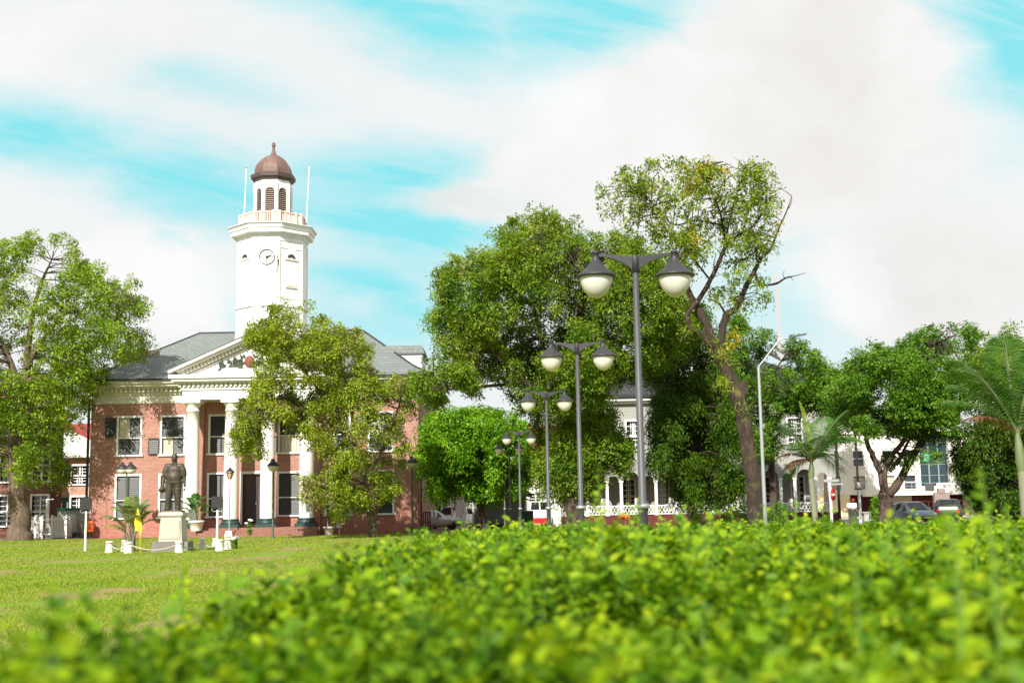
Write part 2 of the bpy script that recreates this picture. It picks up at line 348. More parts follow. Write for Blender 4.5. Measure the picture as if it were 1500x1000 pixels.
def thing(name, label, cat, loc, group=None):
    o = bpy.data.objects.new(name, None); COL.objects.link(o); o.location = loc; o.empty_display_size = .3
    return tag(o, label, cat, group)
def copy_tree(o, parent=None):
    c = o.copy(); COL.objects.link(c)
    if parent is not None: c.parent = parent
    for ch in list(o.children): copy_tree(ch, c)
    return c
def fast_mesh(name, V, F, mat, parent=None, smooth=False):
    """V (n,3) float, F (m,k) int; world coordinates"""
    off = np.array(wloc(parent)) if parent is not None else np.zeros(3)
    me = bpy.data.meshes.new(name); V = (V-off).astype(np.float32); n, k = F.shape
    me.vertices.add(len(V)); me.vertices.foreach_set('co', V.ravel())
    me.loops.add(n*k); me.loops.foreach_set('vertex_index', F.astype(np.int32).ravel())
    me.polygons.add(n); me.polygons.foreach_set('loop_start', np.arange(0, n*k, k, dtype=np.int32))
    if smooth: me.polygons.foreach_set('use_smooth', np.ones(n, dtype=bool))
    me.materials.append(mat); me.update(calc_edges=True); me.validate()
    o = bpy.data.objects.new(name, me); COL.objects.link(o)
    if parent is not None: o.parent = parent
    return o
def nrm(a): return a/np.maximum(np.linalg.norm(a, axis=1, keepdims=True), 1e-9)
def leaf_quads(C, N, T, L, W):
    """pointed four-corner leaves, lightly folded along the midrib"""
    N = nrm(N); T = nrm(T-N*np.sum(T*N, 1, keepdims=True)); B = np.cross(N, T); n = len(C)
    L = L[:, None]; W = W[:, None]
    V = np.stack([C-T*L*.5, C+B*W*.5+N*W*.15, C+T*L*.5-N*L*.12, C-B*W*.5+N*W*.15], 1).reshape(-1, 3)
    return V, np.arange(n*4).reshape(-1, 4)
def leaf_ovals(C, N, T, L, W):
    N = nrm(N); T = nrm(T-N*np.sum(T*N, 1, keepdims=True)); B = np.cross(N, T); n = len(C)
    L = L[:, None]; W = W[:, None]
    V = np.stack([C, C+T*L*.28+B*W*.42+N*W*.14, C+T*L*.68+B*W*.40+N*W*.12, C+T*L-N*L*.10, C+T*L*.68-B*W*.40+N*W*.12, C+T*L*.28-B*W*.42+N*W*.14], 1).reshape(-1, 3)
    b = np.arange(n)[:, None]*6
    F = np.concatenate([b+np.array([[0, 1, 2, 3]]), b+np.array([[0, 3, 4, 5]])], 0)
    return V, F

# ------------------------------------------------------------------ ground
def ground_mat():
    m, t = newmat('lawn_soil'); tc = t.n('ShaderNodeTexCoord').outputs['Object']
    n1 = t.noise(tc, .16, 6, .6).outputs[0]; n2 = t.noise(tc, 1.7, 6, .65).outputs[0]; n3 = t.noise(tc, 14, 4, .7).outputs[0]
    col = t.mix(n2, rgb(.13, .215, .014), rgb(.23, .32, .025)); col = t.mix(t.math('MULTIPLY', n3, .5), col, rgb(.07, .13, .015))
    st = t.n('ShaderNodeVectorMath', {0: tc, 1: (.45, .8, 1)}, operation='MULTIPLY').outputs[0]
    d = t.n('ShaderNodeMapRange', {0: t.math('ADD', t.noise(st, .42, 7, .65).outputs[0], t.math('MULTIPLY', n1, .35)), 1: .60, 2: .74, 3: 0., 4: .8}).outputs[0]
    col = t.mix(d, col, rgb(.27, .185, .085))
    bp = t.n('ShaderNodeBump', {'Height': n3, 'Strength': .5, 'Distance': .04}).outputs[0]
    b = t.n('ShaderNodeBsdfPrincipled', {'Base Color': col, 'Roughness': .9, 'Normal': bp, 'Specular IOR Level': .2}); finish(t, b.outputs[0]); return m
M['lawn'] = ground_mat()
M['asphalt'] = plain('asphalt', (.075, .073, .07), .9, .2, 1.5, bump=.1)
M['earth'] = plain('bare_earth', (.27, .17, .10), .95, .3, 1.2, bump=.2, dirt=(.13, .15, .04), dirt_amt=.6)
M['paving'] = plain('paving', (.36, .30, .25), .85, .2, 1.5)
def sheet(name, poly, z, mat):
    b = MB(); b.add([(x, y, z) for x, y in poly], [tuple(range(len(poly)))])
    return tag(b.build(name, mat), kind='structure')
sheet('ground', [(-900, -60), (900, -60), (900, 1800), (-900, 1800)], 0, M['lawn'])
sheet('path', [(-60, 80.6), (-23, 80.4), (-20, 78.3), (-13, 78.3), (-11, 80.5), (3, 81.5), (3, 103), (-60, 103)], .006, M['earth'])
road = sheet('road', [(9, 62), (140, 60), (140, 112), (24, 112), (24, 87), (9, 84)], .008, M['asphalt'])
b = MB()
b.add([(24.2, 112, .14), (140, 112, .14), (140, 122, .14), (24.2, 122, .14)], [(0, 1, 2, 3)]).box(24, 140, 111.7, 112, 0, .15)
tag(b.build('pavement', M['paving']), kind='structure')
b = MB()
for i in range(14): b.box(26+i*7, 29+i*7, 98, 98.15, .009, .012)
b.box(9, 140, 61.4, 61.55, .009, .012)
b.build('road_marking', M['white'], road)

def lumps(C, scale, rng):
    """smooth pseudo-random field, about -1..1, that breaks a crown into masses and gaps"""
    f = np.zeros(len(C))
    for k in range(7):
        d = rng.normal(0, 1, 3); d /= np.linalg.norm(d); f += np.sin(C@d*(2*math.pi/scale)*rng.uniform(.6, 1.7)+rng.uniform(0, 6.28))
    return f/2.4
def grass():
    rng = np.random.default_rng(5); pts = []
    for n, y0, y1 in ((60000, 6, 14), (75000, 14, 30), (50000, 30, 52), (45000, 52, 80)):
        y = rng.uniform(y0, y1, n); x = -y*.46-1+rng.uniform(0, 1, n)*(y*.46+1.0+y*.03); pts.append(np.stack([x, y, np.zeros(n)], 1))
    C = np.concatenate(pts); C = C[lumps(C*np.array([1, .45, 1]), 3.2, rng)+.6*lumps(C, 1.1, rng) > -.75+rng.normal(0, .3, len(C))]; n = len(C)
    h = rng.uniform(.02, .06, n)*(1+.3*np.sin(C[:, 0]*1.3)*np.cos(C[:, 1]*.9)); w = .004+C[:, 1]*.00038
    a = rng.uniform(0, 6.28, n); d = np.stack([np.cos(a), np.sin(a), 0*a], 1)*w[:, None]
    ln = rng.normal(0, .35, (n, 3))*h[:, None]; ln[:, 2] = h
    V = np.stack([C-d, C+d, C+ln], 1).reshape(-1, 3)
    o = fast_mesh('grass', V, np.arange(3*n).reshape(-1, 3), M['blade']); tag(o, kind='stuff')
M['blade'] = leafmat('grass_blade', [(.10, .19, .010), (.19, .29, .018), (.27, .34, .03), (.30, .25, .09)], trans=.3, pscale=.35, rough=.6, spec=.2)
grass()

# ------------------------------------------------------------------ courthouse
FY = 82.0
court = thing('courthouse', 'red brick courthouse with white columned portico and tall clock tower', 'courthouse', (-17.2, 91, 0))
WX = [-25.62, -22.72, -19.5, -17.08, -14.86, -11.7, -8.86]
HW = .80
holes = []
for i, x in enumerate(WX):
    holes.append((x-.72, x+.72, 5.45, 7.92))
    holes.append((x-.95, x+.95, .72, 4.05) if i == 3 else (x-.76, x+.76, 1.32, 4.05))
b = MB(); b.wall(-28.15, -6.4, 0, 9.0, FY, FY+.42, holes)
b.box(-28.15, -27.73, FY+.42, 100, 0, 9.0).box(-6.82, -6.4, FY+.42, 100, 0, 9.0).box(-27.73, -6.82, 99.6, 100, 0, 9.0)
b.box(-28.2, -27.0, FY-.04, FY, 0, 8.84).box(-7.5, -6.35, FY-.04, FY, 0, 8.84).box(-28.18, -21.45, FY-.06, FY-.003, 0, .55).box(-12.8, -6.37, FY-.06, FY-.003, 0, .55)
b.build('wall', M['brick'], court)
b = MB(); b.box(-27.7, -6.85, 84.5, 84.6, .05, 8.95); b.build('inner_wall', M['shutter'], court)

def louvers(b, x0, x1, y, z0, z1, step=.125):
    b.box(x0, x0+.05, y-.02, y+.03, z0, z1).box(x1-.05, x1, y-.02, y+.03, z0, z1).box(x0+.05, x1-.05, y-.019, y+.029, z0, z0+.06).box(x0+.05, x1-.05, y-.019, y+.029, z1-.06, z1)
    n = int((z1-z0-.12)/step)
    for i in range(n):
        z = z0+.06+(i+.5)*step
        b.add([(x0+.05, y-.012, z-step*.5), (x1-.05, y-.012, z-step*.5), (x1-.05, y+.022, z+step*.5), (x0+.05, y+.022, z+step*.5)], [(0, 1, 2, 3)])
    b.box(x0+.05, x1-.05, y+.024, y+.034, z0+.05, z1-.05)
    return b
def window(par, x, z0, z1, hw, y, style, frm='white', rail=.45, sh='shutter', muntin=0):
    f = MB(); t = .13; zr = z0+(z1-z0)*rail
    f.box(x-hw-t, x-hw, y-.05, y+.1, z0, z1+t).box(x+hw, x+hw+t, y-.05, y+.1, z0, z1+t).box(x-hw, x+hw, y-.05, y+.1, z1, z1+t)
    f.box(x-hw-t-.1, x+hw+t+.1, y-.13, y+.12, z0-.12, z0).box(x-hw, x+hw, y+.0, y+.12, zr-.035, zr+.035)
    w = f.build('window', M[frm], par)
    p = MB(); p.box(x-hw, x+hw, y+.20, y+.22, z0, z1); p.build('pane', M['pane'], w)
    if muntin:
        q = MB()
        for i in range(1, muntin+1):
            xx = x-hw+2*hw*i/(muntin+1); q.box(xx-.03, xx+.03, y+.14, y+.18, z0, z1)
        for i in range(1, 6):
            zz = z0+(z1-z0)*i/6; q.box(x-hw, x+hw, y+.145, y+.175, zz-.025, zz+.025)
        q.box(x-.05, x+.05, y+.12, y+.185, z0, z1)
        q.build('sash', M[frm], w)
    def leaf(side, up, open_=False):
        a, c = (zr+.04, z1) if up else (z0, zr-.04)
        q = MB()
        if not open_:
            louvers(q, x-hw if side < 0 else x+.01, x-.01 if side < 0 else x+hw, y+.05, a, c)
        else:
            louvers(q, x-hw*2-.16 if side < 0 else x+hw+.16, x-hw-.16 if side < 0 else x+hw*2+.16, y-.12, a, c)
        q.build('shutter', M[sh], w)
    if style in ('uc1', 'c2', 'cC'):
        q = MB(); z_ = (zr+.03, z1) if 'u' in style else (z0, zr-.03)
        n = 10
        xs = np.linspace(x-hw, x+hw*(.95 if 'C' in style else .15), n)
        for i in range(n-1): q.add([(xs[i], y+.15+.04*(i % 2), z_[0]), (xs[i+1], y+.15+.04*((i+1) % 2), z_[0]), (xs[i+1], y+.15+.04*((i+1) % 2), z_[1]), (xs[i], y+.15+.04*(i % 2), z_[1])], [(0, 1, 2, 3)])
        q.build('curtain', M['curtain'], w)
    if style == 'blind':
        g = MB(); g.box(x-hw+.02, x+hw-.02, y+.14, y+.17, z0+.02, zr-.06).box(x-hw+.02, x+hw-.02, y+.14, y+.17, zr+.06, z1-.12); g.build('blind', M['blind'], w)
    if 'C' in style:
        g = MB()
        for i in range(1, 7): g.box(x-hw+2*hw*i/7-.012, x-hw+2*hw*i/7+.012, y+.06, y+.08, z0, zr)
        g.build('grille', M['white'], w)
    spec = {'full': [(-1, 1, 0), (1, 1, 0), (-1, 0, 0), (1, 0, 0)],
            'uc1': [(-1, 1, 1), (1, 1, 0), (-1, 0, 0), (1, 0, 0)],
            'c2': [(-1, 1, 0), (1, 1, 0), (-1, 0, 1), (1, 0, 0)],
            'half': [(-1, 1, 0), (-1, 0, 0)], 'cC': [(-1, 1, 0), (1, 1, 0), (-1, 0, 1)], 'none': [], 'blind': [], 'upper': [(-1, 1, 0), (1, 1, 0)],
            'both': [(-1, 1, 1), (1, 1, 1), (-1, 0, 1), (1, 0, 1)]}[style]
    for s_, u_, o_ in spec: leaf(s_, u_, bool(o_))
    return w
for i, x in enumerate(WX):
    window(court, x, 5.45, 7.92, .72, FY, ['uc1', 'c2', 'full', 'full', 'cC', 'full', 'uc1'][i])
    if i != 3: window(court, x, 1.32, 4.05, .76, FY, ['full', 'full', 'full', '', 'full', 'full', 'upper'][i], rail=.42)
# door
x = WX[3]
b = MB(); b.box(x-1.12, x-.95, FY-.06, FY+.1, .72, 4.22).box(x+.95, x+1.12, FY-.06, FY+.1, .72, 4.22).box(x-.95, x+.95, FY-.06, FY+.1, 4.05, 4.22)
dfr = b.build('door_frame', M['white'], court)
b = MB(); b.box(x-.95, x-.01, FY+.16, FY+.22, .72, 4.05).box(x+.01, x+.95, FY+.16, FY+.22, .72, 4.05)
for s in (-.48, .48):
    for z, h in ((.95, .5), (1.6, .22), (2.0, .45), (2.6, .25), (3.0, .22), (3.4, .42)):
        b.box(x+s-.28, x+s+.28, FY+.125, FY+.16, z, z+h); b.box(x+s-.3, x+s+.3, FY+.14, FY+.16, z-.02, z+h+.02)
d = b.build('door', M['door'], court)
b = MB(); b.lathe([(.0, -.04), (.035, -.03), (.035, .03), (0, .04)], (x-.08, FY+.12, 2.1), 8); b.build('handle', M['lens'], d)
# frieze and cornice of the main block
def band(b, x0, x1, y0, y1, out, z0, z1):
    b.box(x0-out, x1+out, y0-out, y0+.35, z0, z1).box(x0-out, x0+.35, y0+.35, y1+out, z0, z1).box(x1-.35, x1+out, y0+.35, y1+out, z0, z1)
b = MB()
band(b, -28.15, -6.4, FY, 100, .05, 8.86, 9.42); band(b, -28.15, -6.4, FY, 100, .16, 9.42, 9.56); band(b, -28.15, -6.4, FY, 100, .22, 9.56, 9.84)
band(b, -28.15, -6.4, FY, 100, .50, 9.84, 9.94); band(b, -28.15, -6.4, FY, 100, .78, 9.94, 10.12); band(b, -28.15, -6.4, FY, 100, .95, 10.12, 10.30)
b.build('cornice', M['cream'], court)
b = MB(); xx = -28.3
while xx < -6.3: b.box(xx, xx+.17, FY-.40, FY-.22, 9.59, 9.83); xx += .30
yy = FY
while yy < 99: b.box(-6.18, -6.0, yy, yy+.17, 9.59, 9.83); b.box(-28.55, -28.37, yy, yy+.17, 9.59, 9.83); yy += .3
b.build('dentil_molding', M['cream'], court)
b = MB(); band(b, -28.15, -6.4, FY, 100, 1.12, 10.30, 10.42); b.build('gutter', M['black'], court)
# roof with a slight bell-cast
def roof():
    e = (-29.25, -5.3, 80.9, 101.1, 10.42); r = (-23.4, -11.15, 91.0, 91.0, 14.85)
    lv = []
    for k, h in ((0, 0), (.12, .075), (.28, .22), (1, 1)):
        a = [e[i]+(r[i]-e[i])*k for i in range(4)]; z = e[4]+(r[4]-e[4])*h; lv.append([(a[0], a[2], z), (a[1], a[2], z), (a[1], a[3], z), (a[0], a[3], z)])
    b = MB()
    for i in range(3):
        v = lv[i]+lv[i+1]; b.add(v, [(k, (k+1) % 4, (k+1) % 4+4, k+4) for k in range(4)])
    o = b.build('roof', M['slate'], court)
    c = MB()
    for k in range(4):
        for i in range(3): c.bar(lv[i][k], lv[i+1][k], .14, .12)
    c.bar(lv[3][0], lv[3][1], .2, .16); c.build('ridge_cap', M['slate_dark'], o)
    for x0, x1, mt in ((-28.15, -25.2, 'capbrown'), (-9.4, -6.42, 'slate')):
        q = MB(); q.box(x0, x1, 86.2, 90.4, 10.3, 12.38); q.box(x0-.06, x1+.06, 86.14, 90.46, 12.2, 12.4); dm = q.build('dormer', M['white'], o)
        q = MB(); q.box(x0-.22, x1+.22, 86.0, 90.6, 12.4, 12.5); q.box(x0-.2, x1+.2, 86.02, 90.58, 12.5, 13.02, top=.9); q.build('dormer_roof', M[mt], dm)
roof()
# portico
PX0, PX1, PY = -21.42, -12.78, 79.3
por = MB()
por.box(PX0, PX1, PY, PY+.95, 8.82, 9.42).box(PX0, PX0+.95, PY+.95, FY-.06, 8.82, 9.42).box(PX1-.95, PX1, PY+.95, FY-.06, 8.82, 9.42)
por.box(PX0-.1, PX1+.1, PY-.1, FY-.23, 9.42, 9.60).box(PX0+.95, PX1-.95, PY+.95, FY-.07, 9.3, 9.41)
por.box(PX0-.06, PX1+.06, PY-.06, FY-.23, 9.60, 9.86).box(PX0-.35, PX1+.35, PY-.35, FY-.5, 9.86, 9.96).box(PX0-.58, PX1+.58, PY-.58, FY-.8, 9.96, 10.14).box(PX0-.72, PX1+.72, PY-.72, FY-.96, 10.14, 10.38)
po = por.build('portico', M['white'], court)
b = MB(); xx = PX0-.2
while xx < PX1+.1: b.box(xx, xx+.17, PY-.24, PY-.062, 9.62, 9.855); xx += .3
for xe, s in ((PX0-.24, 1), (PX1+.062, 1)):
    yy = PY
    while yy < FY-.6: b.box(xe, xe+.178, yy, yy+.17, 9.62, 9.855); yy += .3
b.build('dentil_molding', M['cream'], po)
# pediment
cx = (PX0+PX1)/2; az = 12.62
b = MB(); b.prism([(PX0+.2, 10.40), (PX1-.2, 10.40), (cx, az-.42)], PY+.05, PY+.3)
tym = b.build('tympanum', M['white'], po)
b = MB()
hw_ = (PX1-PX0)/2+.75
for s in (-1, 1):
    A = lambda t, dz: (cx+s*hw_*(1-t), 10.40+dz+(az-10.40)*t)
    for (y0, y1, d0, d1) in ((PY-.75, FY+6, .06, .26), (PY-.55, PY+.3, -.10, .06), (PY-.1, PY+.3, -.36, -.10)):
        b.prism([A(.0 if d0 > 0 else .10, d0), A(.0 if d0 > 0 else .10, d1), A(1, d1), A(1, d0)], y0, y1)
rk = b.build('raking_cornice', M['white'], po)
b = MB()
for s in (-1, 1):
    for i in range(1, 19):
        t = .13+i*.045; 
        if t > .97: break
        px = cx+s*hw_*(1-t); pz = 10.40+(az-10.40)*t; b.box(px-.085, px+.085, PY-.3, PY-.1, pz-.34, pz-.11)
b.build('dentil_molding', M['cream'], rk)
b = MB()
for s in (-1, 1):
    A = lambda t, dz: (cx+s*(hw_+.03)*(1-t), 10.40+dz+(az-10.40)*t)
    b.prism([A(0, .262), A(0, .31), A(1, .31), A(1, .262)], PY-.8, FY+7)
b.build('portico_roof', M['slate'], po)
# relief in the tympanum: an oval shield between sprays of leaves (a plain stand-in for the coat of arms)
b = MB(); b.lathe([(0, -.06), (.36, -.05), (.40, 0), (.36, .06), (0, .09)], (0, 0, 0), 20)
b.move(Matrix.Translation((cx+.02, PY-.02, 11.22)) @ Matrix.Rotation(R(90), 4, 'X') @ Matrix.Diagonal((.85, 1, 1, 1)))
rel = b.build('relief_shield', M['redroof'], po); rel.data.materials[0] = plain('shield_maroon', (.20, .06, .045), .7, .3, 6)
rng = random.Random(4); b = MB()
for s in (-1, 1):
    for k in range(60):
        u = rng.uniform(.34, 1.9); z = 11.2-.15*u+rng.uniform(-.32, .35)*(1-.28*u); a = rng.uniform(-.6, 2.2)
        p = Vector((cx+s*u, PY-.01, max(10.5, z))); l = rng.uniform(.2, .36)
        dx = Vector((s*math.cos(a)*l, -rng.uniform(0, .08), math.sin(a)*l)); nn = Vector((-math.sin(a)*s, 0, math.cos(a)))*l*.26
        b.add([p, p+dx*.5+nn, p+dx, p+dx*.5-nn, p+dx*.5+Vector((0, -.05, 0))], [(0, 1, 4), (1, 2, 4), (2, 3, 4), (3, 0, 4)])
b.build('relief_leaves', M['oliveg'], po)
for i, cxp in enumerate((-20.84, -18.3, -15.94, -13.42)):
    prof = [(.47, 1.12), (.475, 2.6), (.455, 5.0), (.42, 7.2), (.395, 8.05), (.43, 8.06), (.43, 8.14), (.395, 8.15), (.395, 8.34), (.45, 8.40), (.52, 8.55), (.54, 8.60)]
    b = MB(); b.lathe(prof, (cxp, PY+.5, 0), 32); b.box(cxp-.6, cxp+.6, PY-.1, PY+1.1, 8.60, 8.82)
    c = b.build('column', M['column'], po)
    b = MB(); b.lathe([(.60, .78), (.62, .85), (.60, .93), (.54, .96), (.54, 1.02), (.56, 1.05), (.55, 1.10), (.48, 1.12)], (cxp, PY+.5, 0), 32); b.box(cxp-.66, cxp+.66, PY-.16, PY+1.16, .56, .78)
    b.build('column_base', M['plinth'], c)
b = MB(); b.box(-21.75, -12.45, PY-.2, FY-.062, 0, .56)
for k in range(3): b.box(-20.1, -14.2, PY-.2-.38*(k+1), PY-.2-.38*k, 0, .56-.14*(k+1))
b.box(-14.2, -12.5, PY-1.1, PY-.2, 0, .44).box(-21.7, -20.1, PY-1.1, PY-.2, 0, .42)
b.build('steps', M['step'], court)
# pilasters standing on the portico's back wall
for xp in (-21.0, -13.25): b = MB(); b.box(xp-.4, xp+.4, FY-.14, FY-.003, .56, 8.8); b.build('pilaster', M['brick'], po)
# clock tower
TX, TY = -17.2, 87.2
def oct_(b, prof, ap0=None): # apothem, z
    b.lathe([(a/math.cos(R(22.5)), z) for a, z in prof], (TX, TY, 0), 8, smooth=False, ph=R(22.5))
zt = lambda py, D=84.8: P(391, py, D).z
b = MB()
oct_(b, [(2.42, 11.5), (2.42, zt(478)-.12), (2.32, zt(478)-.1), (2.32, zt(478)+.06), (2.38, zt(478)+.1), (2.36, zt(446)-.1), (2.46, zt(446)-.08), (2.46, zt(446)+.05), (2.34, zt(446)+.1),
         (2.32, zt(352)), (2.36, zt(352)+.02), (2.36, zt(350)+.06), (2.33, zt(350)+.1), (2.33, zt(338)-.05)])
tow = b.build('clock_tower', M['tower_white'], court)
b = MB(); z0, z1 = zt(341), zt(325, 84.3)
oct_(b, [(2.32, z0-.25), (2.39, z0-.22), (2.48, z0-.02), (2.76, z0+.04), (2.78, z0+.30), (2.85, z0+.34), (2.91, z0+.55), (3.03, z1-.04), (3.03, z1), (.5, z1+.1)])
b.build('tower_cornice', M['tower_white'], tow)
# corner boards and panel lines of the shaft
b = MB()
for k in range(8):
    a = R(22.5+45*k); rr = 2.325/math.cos(R(22.5)); dz = (zt(352)-zt(446))
    b.tube([(TX+rr*math.cos(a), TY+rr*math.sin(a), zt(446)+.1), (TX+rr*math.cos(a), TY+rr*math.sin(a), zt(352))], .05, 6)
for k in range(8):
    a = R(45*k); t = Vector((-math.sin(a), math.cos(a), 0)); o = Vector((TX+2.33*math.cos(a), TY+2.33*math.sin(a), 0))
    for (u0, u1, zz) in ((-.88, -.35, zt(362)), (.35, .88, zt(362)), (-.9, .9, zt(436))):
        b.bar(o+t*u0+Vector((0, 0, zz)), o+t*u1+Vector((0, 0, zz)), .05, .06)
b.build('panel_trim', M['cream'], tow)
# clock face
ck = Vector((P(391, 376, TY-2.34).x, TY-2.34, zt(376)))
b = MB(); rim = [(.515, .0), (.56, .0), (.56, .05), (.515, .05), (.515, .0)]
b.lathe(rim, (0, 0, 0), 40, cap=False)
for k in range(12):
    a = R(30*k); l = .10 if k % 3 == 0 else .05; b.bar((math.cos(a)*.44, math.sin(a)*.44, .02), (math.cos(a)*(.44-l), math.sin(a)*(.44-l), .02), .035, .02)
b.move(Matrix.Translation(ck) @ Matrix.Rotation(R(90), 4, 'X')); cf = b.build('clock_dial', M['shutter'], tow)
b = MB(); b.bar((-.0, .02, .05), (.0, -.46, .05), .05, .02); b.bar((0, 0, .06), (.30, .12, .06), .07, .02); b.lathe([(0, .03), (.09, .04), (.09, .07), (0, .08)], n=14)
b.move(Matrix.Translation(ck) @ Matrix.Rotation(R(90), 4, 'X')); b.build('clock_hands', M['black'], cf)
# fanlights on the oblique faces
for px, k in ((359, 5), (428, 7)):
    a = R(45*k); n_ = Vector((math.cos(a), math.sin(a), 0)); t = Vector((-n_.y, n_.x, 0)); D = TY-1.8
    zf = P(px, 379, D).z; o = Vector((TX, TY, zf))+n_*2.34
    b = MB()
    for j in range(4):
        a0, a1 = R(18+j*37), R(18+j*37+30); q = lambda r, an, h: o+t*(r*math.cos(an))+Vector((0, 0, r*math.sin(an)))+n_*h
        v = [q(.16, a0, .0), q(.36, a0, .0), q(.36, a1, .0), q(.16, a1, .0), q(.16, a0, .03), q(.36, a0, .03), q(.36, a1, .03), q(.16, a1, .03)]
        b.add(v, [(0, 1, 2, 3), (7, 6, 5, 4), (0, 4, 5, 1), (1, 5, 6, 2), (2, 6, 7, 3), (3, 7, 4, 0)])
    fl = b.build('fanlight', M['shutter'], tow)
    b = MB(); b.bar(o-t*.55-Vector((0, 0, .07)), o+t*.55-Vector((0, 0, .07)), .1, .06); b.build('fanlight_sill', M['cream'], fl)
b = MB(); o = Vector((TX, TY, zt(416)))+Vector((math.cos(R(315)), math.sin(R(315)), 0))*2.35; t = Vector((-math.sin(R(315)), math.cos(R(315)), 0))
b.bar(o-t*.42, o+t*.42, .06, .18); b.bar(o-t*.5-Vector((0, 0, .16)), o+t*.5-Vector((0, 0, .16)), .12, .07); b.build('vent', M['cream'], tow)
# weathered bare boards where the paint has gone
b = MB(); rng = random.Random(9)
for k in range(26):
    z = zt(rng.uniform(372, 424)); u = rng.gauss(.80, .10)+(zt(385)-z)*(-.02); w = rng.uniform(.01, .05); h = rng.uniform(.08, .5)
    xw = TX+min(u, .92); b.add([(xw-w, TY-2.337, z-h), (xw+w*.6, TY-2.337, z-h*.7), (xw+w, TY-2.337, z+h*.6), (xw-w*.2, TY-2.337, z+h)], [(0, 1, 2, 3)])
b.build('bare_boards', M['rail'], tow)
# gallery railing
zr0 = z1+.06; ap = 2.2
b = MB(); rr = ap/math.cos(R(22.5))
cs = [(TX+rr*math.cos(R(22.5+45*k)), TY+rr*math.sin(R(22.5+45*k))) for k in range(8)]
for k in range(8):
    a, c = Vector((*cs[k], 0)), Vector((*cs[(k+1) % 8], 0))
    b.bar(a+Vector((0, 0, zr0+.86)), c+Vector((0, 0, zr0+.86)), .14, .09); b.bar(a+Vector((0, 0, zr0+.12)), c+Vector((0, 0, zr0+.12)), .08, .07)
    for j in range(14):
        t_ = (j+1)/15
        if .22 < t_ < .3 or .72 < t_ < .8: continue
        p = a.lerp(c, t_); b.box(p.x-.028, p.x+.028, p.y-.028, p.y+.028, zr0+.1, zr0+.84)
    for t_ in (0, .26, .74):
        p = a.lerp(c, t_); b.box(p.x-.085, p.x+.085, p.y-.085, p.y+.085, zr0, zr0+.96)
b.build('gallery_railing', M['rail'], tow)
# lantern with louvred arches
la = 1.24; zl0 = z1+.05; zl1 = P(400, 263, 86.3).z
b = MB(); side = la*math.tan(R(22.5))
za = zl1-.95   # spring of the arches
def onface(k, u, z, h=0):
    a = R(45*k); return (TX+(la+h)*math.cos(a)-u*math.sin(a), TY+(la+h)*math.sin(a)+u*math.cos(a), z)
ow = .34
for k in range(8):
    b.add([onface(k, -side, zl0), onface(k, -ow, zl0), onface(k, -ow, za), onface(k, -side, za)], [(0, 1, 2, 3)]); b.add([onface(k, ow, zl0), onface(k, side, zl0), onface(k, side, za), onface(k, ow, za)], [(0, 1, 2, 3)])
    N_ = 10; pts = [(-side, za)]+[(-ow*math.cos(math.pi*i/N_), za+ow*math.sin(math.pi*i/N_)) for i in range(N_+1)]+[(side, za)]
    tops = [(-side, zl1)]+[(p[0], zl1) for p in pts[1:-1]]+[(side, zl1)]
    for i in range(len(pts)-1):
        b.add([onface(k, *pts[i]), onface(k, *pts[i+1]), onface(k, *tops[i+1]), onface(k, *tops[i])], [(0, 1, 2, 3)])
    rv = [(-ow, zl0)]+pts[1:-1]+[(ow, zl0)]
    for i in range(len(rv)-1): b.add([onface(k, *rv[i]), onface(k, *rv[i+1]), onface(k, *rv[i+1], -.2), onface(k, *rv[i], -.2)], [(0, 1, 2, 3)])
    a = R(45*k+22.5); rr = la/math.cos(R(22.5)); b.tube([(TX+rr*math.cos(a), TY+rr*math.sin(a), zl0), (TX+rr*math.cos(a), TY+rr*math.sin(a), zl1-.3)], .09, 6)
lan = b.build('lantern', M['tower_white'], tow)
bs, bb = MB(), MB()
for k in range(8):
    n = 20
    for j in range(n):
        z = zl0+.1+(za+ow-zl0-.1)*(j+.5)/n; u = ow if z < za else math.sqrt(max(0, ow*ow-(z-za)**2))
        if u < .05: continue
        bs.add([onface(k, -u, z-.06, -.03), onface(k, u, z-.06, -.03), onface(k, u, z+.03, -.14), onface(k, -u, z+.03, -.14)], [(0, 1, 2, 3)])
    bb.add([onface(k, -ow-.02, zl0, -.21), onface(k, ow+.02, zl0, -.21), onface(k, ow+.02, za+ow, -.21), onface(k, -ow-.02, za+ow, -.21)], [(0, 1, 2, 3)])
bs.build('louver_slats', M['louver_slat'], lan); bb.build('louver_back', M['louver'], lan)
b = MB(); oct_(b, [(1.25, zl1-.05), (1.36, zl1), (1.40, zl1+.12), (1.51, zl1+.16), (1.53, zl1+.42), (1.42, zl1+.5), (1.2, zl1+.52)]); b.build('dome_eave', M['copper_dark'], lan)
b = MB(); zd = zl1+.5; hd = P(400, 227, 87.2).z-zd
oct_(b, [(1.28, zd), (1.26, zd+.22*hd), (1.17, zd+.42*hd), (1.0, zd+.60*hd), (.76, zd+.77*hd), (.45, zd+.91*hd), (.16, zd+hd)]); dm = b.build('dome', M['copper'], lan)
b = MB(); b.lathe([(.24, zd+hd*.97), (.16, zd+hd+.15), (.10, zd+hd+.4), (.10, zd+hd+.62), (.15, zd+hd+.68), (.15, zd+hd+.74), (.09, zd+hd+.78), (.14, zd+hd+.86), (.06, zd+hd+.93)], (TX, TY, 0), 10); b.build('finial', M['copper'], dm)
